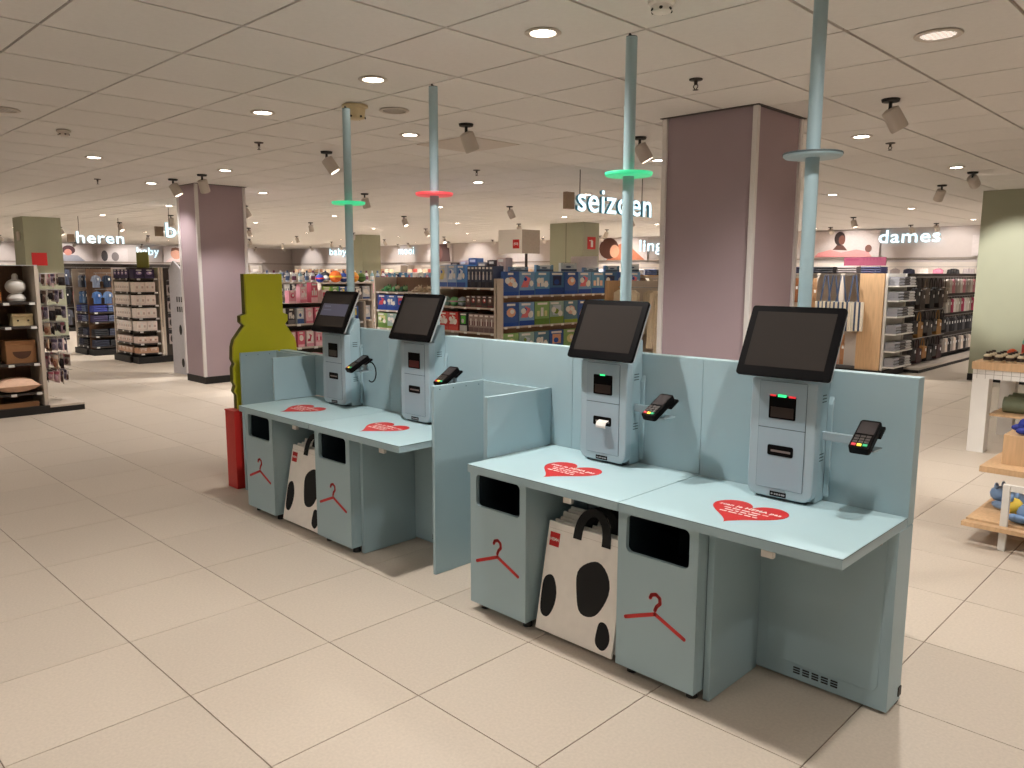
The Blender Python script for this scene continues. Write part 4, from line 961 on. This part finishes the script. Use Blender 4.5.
for F, lb, x1 in ((H1, 'end', 0.64), (H3, 'side', 0.57)):
    for r, (z, pal) in enumerate(((0.16, [((36, 40, 60),), ((20, 20, 26),)]), (0.36, [((28, 28, 34),), ((60, 64, 84),)]), (0.62, [((60, 50, 90),), ((90, 100, 130),)]), (0.80, [((46, 56, 140),), ((90, 110, 150),)]))):
        row(F, z, 0.04, x1, 0.25, 0.19, 0.12, pal, '', 'folded garment', 'folded garments on the menswear %s bay' % lb, name='folded_garment', kind='fold', gap=0.02, where='on the %s shelf of the menswear %s bay' % (ORD[3 - r], lb))
    for z, cols, rw in ((1.52, [(160, 170, 190), (60, 70, 90), (110, 140, 180)], 'upper'), (1.22, [(100, 140, 196), (130, 160, 200), (40, 60, 80)], 'lower')):
        hangrow(F, z, 0.15, x1 - 0.10, 0.19, lambda k: garment_me(0.175, 0.26, C(*cols[k % len(cols)]), 0), '', 'hanging shirt', 'garments on the menswear bays', 'hanging_shirt', y=0.06, cols=cols, where='on the %s rail of the menswear %s bay' % (rw, lb))
H2 = Fix('menswear_wall_rack', 'dark menswear rack with red and navy clothes behind the olive column', 'clothes rack', (-22.5, 5.6, 0), PI / 2, 6.0, 1.75, 0.3, (), M_rack, M_lightrack, M_rack, plinth=0.1)
for z, cols, rw in ((1.65, [(36, 36, 44), (150, 40, 46), (60, 64, 80), (190, 180, 170)], 'top'), (1.15, [(36, 36, 44), (150, 36, 44), (20, 20, 24), (170, 50, 56)], 'middle'), (0.62, [(50, 50, 60), (70, 26, 32), (90, 90, 100)], 'bottom')):
    hangrow(H2, z, 0.25, 5.8, 0.30, lambda k: garment_me(0.30, 0.44, C(*cols[k % len(cols)]), k % 2), '', 'garment', 'garments on the far menswear rack', 'rack_garment', y=-0.08, cols=cols, where='on the %s rail of the far menswear rack' % rw)
# freestanding white panel by the mauve column
ap = thing('gabled_panel', 'white gable topped standing panel with black drawings beside the mauve column', 'display panel', (-12.22, 4.96, 0))
MB().prism([(0, 0.0005), (0.62, 0.0005), (0.62, 1.50), (0.17, 1.72), (0, 1.58)], 'y', 0, 0.03).build('board', C(206, 204, 210), ap)
dr = MB()
for cx, cz, a_, b_ in ((0.33, 0.68, 0.05, 0.08), (0.36, 0.18, 0.05, 0.07)): dr.prism([(cx + a_ * math.cos(t), cz + b_ * math.sin(t)) for t in (PI * 2 * k / 12 for k in range(12))], 'y', -0.002, -0.0003)
for k in range(3): dr.box(0.24 + .08 * k, 0.28 + .08 * k, -0.002, -0.0003, 1.10, 1.18); dr.box(0.24 + .08 * k, 0.29 + .08 * k, -0.002, -0.0003, 0.95, 1.03)
dr.build('drawings', M_base, ap)['kind'] = 'stuff'
# --- lingerie / robe rack left of the big column
R1 = Fix('robe_rack', 'light wood rack of cream robes left of the large mauve column', 'clothes rack', (-6.75, 8.75, 0), 0, 1.2, 1.45, 0.35, (0.25,), M_cream, M_wood, M_wood, plinth=0.0, tags=False)
RC = [(236, 220, 194), (216, 200, 174), (240, 224, 198), (206, 190, 164)]
hangrow(R1, 1.36, 0.18, 1.02, 0.165, lambda k: garment_me(0.27, (0.62, 0.8, 0.95)[k % 3], C(*RC[k % 4]), 2, 0.06), '', 'robe', 'cream robes on the wood rack', 'robe', y=0.08, stag=0.085, cols=RC, where='on the wood rack left of the large mauve column')
row(R1, 0.25, 0.06, 1.1, 0.3, 0.3, 0.12, [((70, 66, 64),), ((200, 186, 166),)], '', 'folded towel', 'towels under the robes', name='folded_towel', kind='fold', gap=0.03, where='on the low shelf under the robes')
R2 = Fix('lingerie_rack', 'long lingerie rail in front of the back wall poster', 'clothes rack', (-11.6, 16.0, 0), 0, 5.0, 1.65, 0.3, (1.5,), M_cream, M_wood, M_wood, plinth=0.0, tags=False)
row(R2, 1.5, 0.1, 4.9, 0.3, 0.26, 0.14, [((216, 216, 224),), ((80, 96, 140),), ((60, 56, 60),), ((232, 226, 220),)], '', 'folded garment', 'folded garments on the lingerie rack', name='folded_garment', kind='fold', gap=0.04, where='on the lingerie rail shelf')
NC = [(206, 190, 168), (150, 130, 110), (226, 214, 200)]
hangrow(R2, 1.42, 0.2, 4.8, 0.3, lambda k: garment_me(0.30, 0.6, C(*NC[k % 3]), 2), '', 'nightgown', 'nightgowns on the lingerie rail', 'nightgown', y=-0.08, cols=NC, where='on the long lingerie rail')
# --- wood gondola with striped totes and womenswear on the right
D1 = Fix('accessory_gondola', 'light wood gondola with hanging bags behind the nearest kiosk', 'shelf unit', (-6.55, 12.30, 0), 0, 2.28, 1.56, 0.40, (), M_cream, M_wood, M_wood, plinth=0.10)
box('wood_end_board', M_wood, D1.t, 1.93, 2.285, -0.014, -0.0005, 0.1, 1.56)
hangrow(D1, 1.53, 1.44, 1.88, 0.145, lambda k: tote_me(0.30, 0.44, C(230, 220, 200), C(70, 88, 120), 0.40), 'navy and cream striped tote bag hanging by long straps', 'tote bag', 'striped tote bags', 'tote_bag', y=-0.09, stag=0.055, cols=[(230, 220, 200)], where='with navy stripes and long straps on the wood gondola')
SCF = [(190, 150, 112), (160, 104, 66), (206, 186, 160), (120, 130, 120), (40, 36, 36)]
hangrow(D1, 1.52, 0.50, 1.28, 0.075, lambda k: garment_me(0.082, (0.42, 0.52, 0.32)[k % 3], C(*SCF[k % 5]), 1, 0.03), '', 'scarf', 'scarves on the wood gondola', 'scarf', y=-0.07, cols=SCF, where='hanging left of the striped totes')
BLT = [(232, 194, 158), (222, 178, 148), (196, 146, 106)]
hangrow(D1, 0.66, 1.36, 1.80, 0.075, lambda k: garment_me(0.07, 0.50, C(*BLT[k % 3]), 1, 0.03), '', 'belt', 'peach belts on the wood gondola', 'belt', y=-0.06, cols=BLT, where='hanging below the striped totes')
row(D1, 0.1005, 0.9, 1.6, 0.2, 0.25, 0.3, [((40, 38, 40), (60, 56, 56), (200, 190, 170)), ((214, 196, 164), (190, 170, 140), (90, 80, 70))], '', 'storage box', 'boxes at the foot of the wood gondola', name='storage_box', style=0, y=0.02, where='at the foot of the wood gondola')
TPC = [(90, 80, 76), (176, 150, 120), (40, 44, 70), (30, 30, 36), (120, 110, 110), (36, 40, 80)]
for k in range(6):
    D1.put('folded_bag', folded_me(0.30, 0.3, 0.10, C(*TPC[k])), 0.25 + 0.36 * k, 0.05, 1.5606, '%s folded bag on top of the wood gondola, %s from the left' % (cname(TPC[k]), ORD[k]), 'bag', 'folded bags on the wood gondola')
D2 = Fix('accessory_gondola', 'white edged shelf side of the wood gondola with folded goods', 'shelf unit', (-4.24, 12.32, 0), PI / 2, 0.85, 1.56, 0.02, (), M_white, M_white, M_white, plinth=0.10)
for r, z in enumerate((0.16, 0.40, 0.66, 0.92, 1.16, 1.38)):
    box('shelf', M_white, D2.t, 0.031, 0.819, -0.17, -0.0005, z - 0.02, z)
    row(D2, z, 0.05, 0.8, 0.23, 0.15, 0.13, [((150, 150, 156),), ((90, 84, 84),), ((190, 186, 184),)], '', 'folded shawl', 'folded accessories on the white side shelves', name='folded_shawl', kind='fold', y=-0.165, gap=0.02, where='on the %s white side shelf from below' % ORD[r])
D3 = Fix('womenswear_rack', 'long dark womenswear rack with bags and garments in the right aisle', 'clothes rack', (-4.28, 13.22, 0), PI / 2, 4.3, 1.56, 0.08, (), M_rack, M_lightrack, M_rack, plinth=0.08)
box('base_deck', M_lightrack, D3.t, 0.0, 4.3, -0.30, -0.051, 0.05, 0.085); box('deck_skirt', M_base, D3.t, 0.0, 4.3, -0.295, -0.0515, 0.0005, 0.0495)
for z, hh, cols, st, rw in ((1.50, 0.50, [(24, 20, 20), (50, 38, 32), (106, 92, 80), (20, 18, 18)], 0.24, 'top'), (0.96, 0.42, [(30, 26, 26), (150, 108, 52), (24, 20, 22), (60, 54, 52)], 0.24, 'middle'), (0.52, 0.40, [(26, 20, 20), (60, 30, 30), (160, 112, 60), (20, 18, 20)], 0.26, 'bottom')):
    hangrow(D3, z, 0.2, 1.75, st, lambda k: handbag_me(0.22 + 0.03 * (k % 2), hh * (0.85 + 0.15 * (k % 2)), C(*cols[k % len(cols)])), '', 'handbag', 'handbags on the womenswear rack', 'handbag', y=-0.15, cols=cols, where='on the %s row of the womenswear rack' % rw)
for z, cols, rw in ((1.50, [(186, 174, 164), (216, 208, 200), (206, 140, 150), (160, 150, 144)], 'top'), (1.16, [(210, 200, 190), (160, 150, 140), (180, 66, 96), (222, 214, 208)], 'second'), (0.82, [(50, 48, 52), (90, 86, 88), (40, 36, 40)], 'third'), (0.46, [(160, 150, 142), (216, 200, 186), (60, 54, 56)], 'lowest')):
    hangrow(D3, z, 1.95, 4.15, 0.16, lambda k: garment_me(0.148, 0.28, C(*cols[k % len(cols)]), k % 2, 0.06), '', 'small garment', 'garments on the womenswear rack', 'small_garment', y=-0.10, cols=cols, where='on the %s rail of the womenswear rack' % rw)
pk = thing('pink_header_sign', 'pink header board with small bars above the wood gondola', 'sign', (-4.75, 12.66, 1.5605))
box('board', C(126, 54, 76), pk, -0.28, 0.36, 0, 0.012, 0.12, 0.25)
for x in (-0.2, 0.28): MB().cyl((x, 0.006, 0.0), (x, 0.006, 0.12), 0.006, 0.006, 6).build('stem', M_chrome, pk)
mk = MB()
for k in range(6): mk.box(0.02 + .05 * k, 0.04 + .05 * k, -0.002, -0.0003, 0.20, 0.25)
mk.box(-0.25, -0.05, -0.002, -0.0003, 0.20, 0.225); mk.build('printed_bars', C(120, 40, 70), pk)['kind'] = 'stuff'
# --- racks along the back wall
for k, (x0, n, lb) in enumerate(((-37.0, 9.0, 'beneath the far left signs'), (-27.5, 9.0, 'beneath the mooi sign'), (-18.0, 6.5, 'beneath the lingerie sign'), (-11.2, 7.6, 'beneath the dames sign'))):
    W_ = Fix('wall_rack', 'clothes rack along the back wall %s' % lb, 'clothes rack', (x0, 21.55, 0), 0, n, 1.85, 0.35, (), M_wall2, M_lightrack, M_lightrack, plinth=0.1)
    cols = [[(236, 206, 170), (200, 150, 120), (236, 220, 200)], [(224, 190, 160), (170, 76, 66), (236, 220, 206)], [(190, 190, 200), (60, 56, 66), (232, 220, 210)], [(30, 28, 30), (160, 150, 150), (40, 40, 60), (216, 206, 200), (190, 120, 140)]][k]
    for z, rw in ((1.72, 'upper'),) if k < 3 else ((1.72, 'upper'), (1.05, 'lower')):
        hangrow(W_, z, 0.25, n - 0.3, 0.34, lambda i: garment_me(0.32, 0.55, C(*cols[i % len(cols)]), i % 3), '', 'garment', 'garments %s' % lb, 'wall_garment', y=-0.1, cols=cols, where='on the %s wall rail %s' % (rw, lb))
W5 = Fix('wall_rack', 'clothes rack along the left wall beneath the baby sign', 'clothes rack', (-37.5, 5.0, 0), PI / 2, 15.0, 1.85, 0.35, (), M_wall2, M_lightrack, M_lightrack, plinth=0.1)
BC = [(224, 160, 160), (120, 130, 160), (236, 224, 216), (70, 66, 80)]
hangrow(W5, 1.72, 0.3, 14.7, 0.42, lambda i: garment_me(0.36, 0.55, C(*BC[i % 4]), i % 3), '', 'garment', 'garments on the left wall rack', 'wall_garment', y=-0.1, cols=BC, where='hanging on the left wall rack')
# mid-floor gondolas further back
for k, (x, y, rz, n) in enumerate(((-18.0, 9.0, PI / 2, 3.0), (-17.0, 13.0, PI / 2, 3.0), (-22.5, 17.0, 0, 4.0), (-15.8, 11.6, 0, 3.2), (-28.0, 10.0, PI / 2, 5.0), (-9.6, 10.4, 0, 1.8), (-10.4, 17.8, 0, 3.5))):
    lb = ('left of the mid green column', 'behind the play balls', 'near the mooi sign', 'behind the toy shelves', 'far off by the left wall', 'behind the blue cartons', 'behind the robes')[k]
    Q = Fix('shop_gondola', 'pale low gondola of mixed goods %s' % lb, 'shelf unit', (x, y, 0), rz, n, 1.42, 0.45, (0.65, 1.0, 1.30), M_cream, M_lightrack, M_lightrack)
    pal = [MIX, PINK + MIX, LIME + MIX, BLUEPACK + MIX, MIX, MIX + BLUEPACK, MIX][k]
    for z, rw in ((1.0, 'middle'), (1.30, 'top')):
        row(Q, z, 0.06, n - 0.06, 0.19, 0.2, 0.24, pal, '', 'packet', 'packets %s' % lb, name='goods_packet', style=-1, gap=0.03, jitter=1, rnd=rnd, where='on the %s shelf %s' % (rw, lb))

# --- tables at the right edge
tt = thing('tiled_display_table', 'white grid tiled table with pale wood top at the right edge', 'table', (-1.88, 7.72, 0))
for x, y in ((0, 0), (0.85, 0), (0, 1.0), (0.85, 1.0)): box('leg', M_white, tt, x, x + 0.13, y, y + 0.13, 0.0005, 0.655)
box('apron', M_white, tt, 0, 0.98, 0.0, 1.13, 0.6555, 0.735)
gl = MB()
for k in range(15): gl.box(0.032 + 0.065 * k, 0.035 + 0.065 * k, -0.0012, -0.0002, 0.656, 0.735)
gl.box(0, 0.98, -0.0012, -0.0002, 0.694, 0.697)
for k in range(17): gl.box(0.9802, 0.9812, 0.03 + 0.065 * k, 0.033 + 0.065 * k, 0.656, 0.735); gl.box(-0.0012, -0.0002, 0.03 + 0.065 * k, 0.033 + 0.065 * k, 0.656, 0.735)
gl.build('tile_joints', C(150, 140, 130), tt)['kind'] = 'stuff'
box('wood_top', M_wood, tt, -0.01, 0.99, -0.01, 1.14, 0.7355, 0.80)
box('low_shelf', M_wood, tt, 0.131, 0.849, 0.10, 1.0, 0.32, 0.34)
for i in range(8):
    for j in range(3):
        o = link('spice_jar', bottle_me(0.032, 0.085, C(206, 190, 160), C(60, 48, 40)), None, (-1.80 + 0.085 * i, 7.82 + 0.10 * j, 0.8006)); tag(o, 'small pale jar with dark lid on the tiled table', 'jar', 'jars on the tiled table')
for i in range(5):
    o = link('ball_soap', ball_me(0.045, C(196, 80, 34), C(150, 50, 24)), None, (-1.70 + 0.12 * i, 8.22, 0.8006)); tag(o, 'orange ball shaped soap behind the jars on the tiled table', 'soap', 'orange soaps on the tiled table')
for i in range(5):
    o = link('bath_bottle', bottle_me(0.055, 0.24, C(110, 170, 150), C(190, 70, 66)), None, (-1.62 + 0.14 * i, 8.45 + 0.05 * (i % 2), 0.8006)); tag(o, 'translucent green bottle with red cap on the tiled table', 'bottle', 'green bottles on the tiled table')
for i in range(3):
    o = link('rolled_rug', MB().cyl((-0.28, 0, 0.07), (0.28, 0, 0.07), 0.07, 0.07, 12).cyl((-0.285, 0, 0.07), (0.285, 0, 0.07), 0.03, 0.03, 8, 1).mesh('rolled_rug', [C(120, 128, 104), C(60, 60, 50)], True), None, (-1.40, 8.0 + 0.16 * i, 0.3406)); tag(o, 'rolled green grey mat under the tiled table', 'mat', 'rolled mats under the tiled table')
lt = thing('low_toy_table', 'low pale wood table on white legs holding plush toys at the right edge', 'table', (-1.20, 4.95, 0))
for x, y in ((0.18, 0.06), (0.98, 0.06), (0.18, 0.75), (0.98, 0.75)): box('leg', M_white, lt, x, x + 0.035, y, y + 0.035, 0.0005, 0.385)
box('wood_shelf', M_wood, lt, 0.0, 1.1, 0.0, 0.055, 0.1205, 0.145); box('wood_shelf', M_wood, lt, 0.0, 1.1, 0.10, 0.90, 0.1205, 0.145); box('rail', M_white, lt, 0.216, 0.979, 0.065, 0.09, 0.35, 0.385)
box('wood_top', M_wood, lt, 0.0, 1.1, 0.30, 1.10, 0.3855, 0.42)
rs = thing('riser_box', 'open wooden riser box on the low toy table', 'riser', (-1.12, 5.40, 0.4205))
box('front_board', M_wood, rs, 0, 0.8, 0, 0.02, 0, 0.16); box('top_board', M_wood, rs, 0, 0.8, 0.0, 0.5, 0.1605, 0.18); box('side_board', M_wood, rs, 0, 0.02, 0.0205, 0.5, 0, 0.16)
pl = [((120, 150, 190), (220, 190, 70)), ((110, 140, 180), (200, 60, 50)), ((210, 180, 80), (120, 150, 190)), ((130, 160, 200), (130, 160, 200))]
for k, (x, y, rz) in enumerate(((-0.90, 5.17, 2.9), (-0.56, 5.17, 2.9), (-0.22, 5.16, 2.9), (-1.03, 5.40, 2.8), (-0.72, 5.44, 0.2))):
    o = link('plush_toy', plush_me(C(*pl[k % 4][0]), C(*pl[k % 4][1]), 1.15), None, (x, y, 0.1456), rz)
    tag(o, ['pale blue plush toy with yellow head at the shelf edge', 'blue plush toy with red head on the low shelf', 'yellow plush toy with blue head on the low shelf', 'all blue plush toy at the back of the low shelf', 'pale blue plush with yellow head behind the white leg'][k], 'plush toy', 'plush toys on the low table')
o = link('plush_toy', plush_me(C(36, 50, 140), C(150, 190, 220), 1.1), None, (-1.0, 5.52, 0.6012), 0.4); tag(o, 'dark blue plush toy on the wooden riser', 'plush toy', 'plush toys on the low table')

# ------------------------------------------------------------------ hanging signs and wall lettering
def word(name, s, label, loc, face, height, hang=False, length=None, parts_label=None):
    """face 'x': readable from +x, runs along +y;  face 'y': readable from -y, runs along +x.  height = ascender height"""
    size = height / 0.72
    me = text_mesh(s, size, 0.018, M_sign, size * 0.010)
    me.materials.append(M_signside)
    for p_ in me.polygons: p_.material_index = 0 if abs(p_.normal.z) > 0.5 else 1
    sc = (length / me['w']) if length else 1.0
    t = thing(name, label, 'sign', loc, PI / 2 if face == 'x' else 0)
    o = link('letters', me, t, (-me['x0'] * sc, -0.035, 0)); o.rotation_euler = (PI / 2, 0, 0); o.scale = (sc, 1, 1)
    L = me['w'] * sc
    box('back_rail', M_fix, t, 0.0, L, 0.0, 0.03, height * 0.25, height * 0.40)
    if hang:
        for x in (0.08 * L, 0.92 * L): MB().cyl((x, 0.015, height * 0.4), (x, 0.015, CZ - loc[2] - 0.001), 0.006, 0.006, 6).build('wire', M_rack, t)
        box('end_box', C(150, 130, 110), t, -0.16, -0.03, -0.03, 0.03, height * 0.05, height * 0.7)
        box('rail_stub', M_fix, t, -0.029, -0.0005, 0.0, 0.03, height * 0.25, height * 0.40)
    return t
word('hanging_sign', 'seizoen', 'glowing white hanging sign reading seizoen above the toy shelves', (-5.92, 7.06, 2.265), 'x', 0.29, True, 1.47)
word('hanging_sign', 'heren', 'glowing white hanging sign reading heren in the left background', (-18.85, 5.70, 2.17), 'x', 0.25, True, 0.98)
word('hanging_sign', 'beauty', 'glowing hanging sign half hidden behind the far mauve column', (-14.31, 5.78, 2.16), 'x', 0.26, True, 1.2)
word('wall_sign', 'dames', 'glowing wall sign reading dames at the back right', (-7.82, 21.95, 2.36), 'y', 0.34, False, 1.50)
word('wall_sign', 'lingerie', 'glowing wall sign reading lingerie partly behind the large mauve column', (-15.5, 21.95, 2.27), 'y', 0.38, False, 2.0)
word('wall_sign', 'mooi', 'glowing wall sign reading mooi between the left poles', (-28.6, 21.95, 2.34), 'y', 0.34, False, 1.1)
word('wall_sign', 'baby', 'glowing wall sign reading baby behind the first pole', (-34.2, 21.95, 2.38), 'y', 0.32, False, 1.5)
word('wall_sign', 'baby', 'glowing wall sign reading baby left of the mauve column', (-37.95, 14.0, 2.30), 'x', 0.36, False, 1.0)
# box sign on a post
bs = thing('box_sign', 'white box sign with a small red square on a post behind the toy shelves', 'sign', (-11.4, 11.6, 0))
box('front_face', M_white, bs, -0.36, 0.30, 0, 0.02, 1.94, 2.42); box('side_face', C(170, 160, 150), bs, 0.281, 0.30, 0.0205, 0.55, 1.94, 2.42)
rq = box('red_square', M_red, bs, 0.06, 0.24, -0.004, -0.0005, 2.04, 2.22)
MB().box(0.09, 0.21, -0.006, -0.0042, 2.14, 2.155).box(0.09, 0.105, -0.006, -0.0042, 2.10, 2.14).box(0.195, 0.21, -0.006, -0.0042, 2.10, 2.14).box(0.12, 0.18, -0.006, -0.0042, 2.115, 2.128).build('white_mark', M_white, rq)
MB().cyl((0.2, 0.25, 0.0005), (0.2, 0.25, 1.94), 0.03, 0.03, 10).build('post', M_rack, bs); box('post_base', M_rack, bs, 0.05, 0.35, 0.10, 0.40, 0.0006, 0.012)
wp = thing('white_header_panel', 'plain pale grey header board above the blue cartons', 'header board', (-9.15, 10.70, 1.4205)); box('board', C(196, 188, 184), wp, 0.0, 0.60, 0.14, 0.149, 0.0005, 0.42)
# posters on the walls: flat prints
def ellipse(cx, cz, a, b, n=18, rot=0): return [(cx + a * math.cos(t) * math.cos(rot) - b * math.sin(t) * math.sin(rot), cz + a * math.cos(t) * math.sin(rot) + b * math.sin(t) * math.cos(rot)) for t in (2 * PI * k / n for k in range(n))]
def poster(label, loc, rz, W_, H_, shapes, bg=(206, 196, 194)):
    t = thing('wall_poster', label, 'poster', loc, rz, 'wall posters')
    box('sheet', C(*bg), t, 0, W_, -0.012, -0.002, 0, H_)
    for k, (nm, poly_, c) in enumerate(shapes): MB().prism(poly_, 'y', -0.0135 - 0.001 * k, -0.0122 - 0.001 * k).build(nm, C(*c), t)
poster('wall poster of a dark haired person in a pink top left of the dames sign', (-9.7, 21.94, 2.0), 0, 1.9, 0.70,
       [('top', [(0.15, 0.0), (0.25, 0.12), (0.6, 0.2), (0.9, 0.12), (1.3, 0.2), (1.62, 0.14), (1.72, 0.0)], (226, 150, 150)), ('neck', [(0.66, 0.2), (0.78, 0.34), (0.94, 0.32), (1.06, 0.18)], (92, 56, 48)), ('head', ellipse(0.84, 0.50, 0.15, 0.19), (46, 30, 30)), ('face', ellipse(0.90, 0.46, 0.09, 0.13), (110, 68, 56)), ('hand', ellipse(1.62, 0.22, 0.09, 0.10), (116, 76, 64))])
poster('wall poster with a blue shape at the right end of the back wall', (-5.6, 21.94, 2.0), 0, 1.3, 0.5, [('print', ellipse(0.55, 0.15, 0.28, 0.12, 18, 0.35), (54, 60, 150)), ('print', ellipse(0.78, 0.2, 0.1, 0.07), (200, 90, 120))])
poster('wall poster of a brown haired person leaning on an arm, behind the third pole', (-17.4, 21.94, 1.98), 0, 2.2, 0.74,
       [('arm', [(0.5, 0.0), (1.0, 0.52), (1.3, 0.60), (2.1, 0.0)], (196, 120, 88)), ('hair', ellipse(0.6, 0.4, 0.42, 0.36), (88, 50, 38)), ('face', ellipse(0.85, 0.30, 0.2, 0.22), (214, 160, 130)), ('shirt', [(0.0, 0.0), (0.0, 0.3), (0.3, 0.1), (0.4, 0.0)], (220, 210, 206))])
poster('wall poster of a dark brown figure right of the mooi sign', (-26.6, 21.94, 2.0), 0, 1.6, 0.74, [('figure', [(0.2, 0), (0.35, 0.5), (0.7, 0.72), (1.4, 0.74), (1.5, 0.0)], (74, 46, 44)), ('figure', ellipse(0.8, 0.35, 0.2, 0.3), (110, 70, 64))])
poster('wall poster of a dark haired person in red left of the heren racks', (-37.93, 10.4, 1.98), PI / 2, 1.7, 0.72, [('shirt', [(0.2, 0.0), (0.3, 0.3), (1.1, 0.25), (1.4, 0.0)], (150, 150, 160)), ('head', ellipse(0.75, 0.48, 0.26, 0.2), (70, 36, 40)), ('face', ellipse(0.72, 0.38, 0.15, 0.14), (196, 130, 116))])
poster('wall poster of a pink toned baby right of the baby sign', (-37.93, 15.2, 1.98), PI / 2, 1.4, 0.72, [('shirt', [(0.1, 0.0), (0.3, 0.2), (1.0, 0.2), (1.2, 0.0)], (226, 200, 196)), ('head', ellipse(0.6, 0.40, 0.26, 0.26), (206, 150, 126)), ('hair', [(0.36, 0.5), (0.4, 0.66), (0.6, 0.7), (0.8, 0.66), (0.84, 0.5), (0.6, 0.58)], (110, 70, 50))])
poster('wall poster with a pink floral print at the far left', (-37.93, 6.6, 1.98), PI / 2, 1.6, 0.72, [('print', ellipse(0.7, 0.35, 0.5, 0.26), (222, 140, 140)), ('print', ellipse(0.5, 0.3, 0.16, 0.2), (170, 60, 70)), ('print', ellipse(1.0, 0.4, 0.14, 0.16), (180, 70, 90))])
poster('wall poster of toy bears above the far left racks', (-37.93, 12.3, 1.98), PI / 2, 1.3, 0.60, [('figure', ellipse(0.3, 0.25, 0.14, 0.24), (60, 54, 58)), ('figure', ellipse(0.75, 0.22, 0.16, 0.2), (120, 110, 108))])
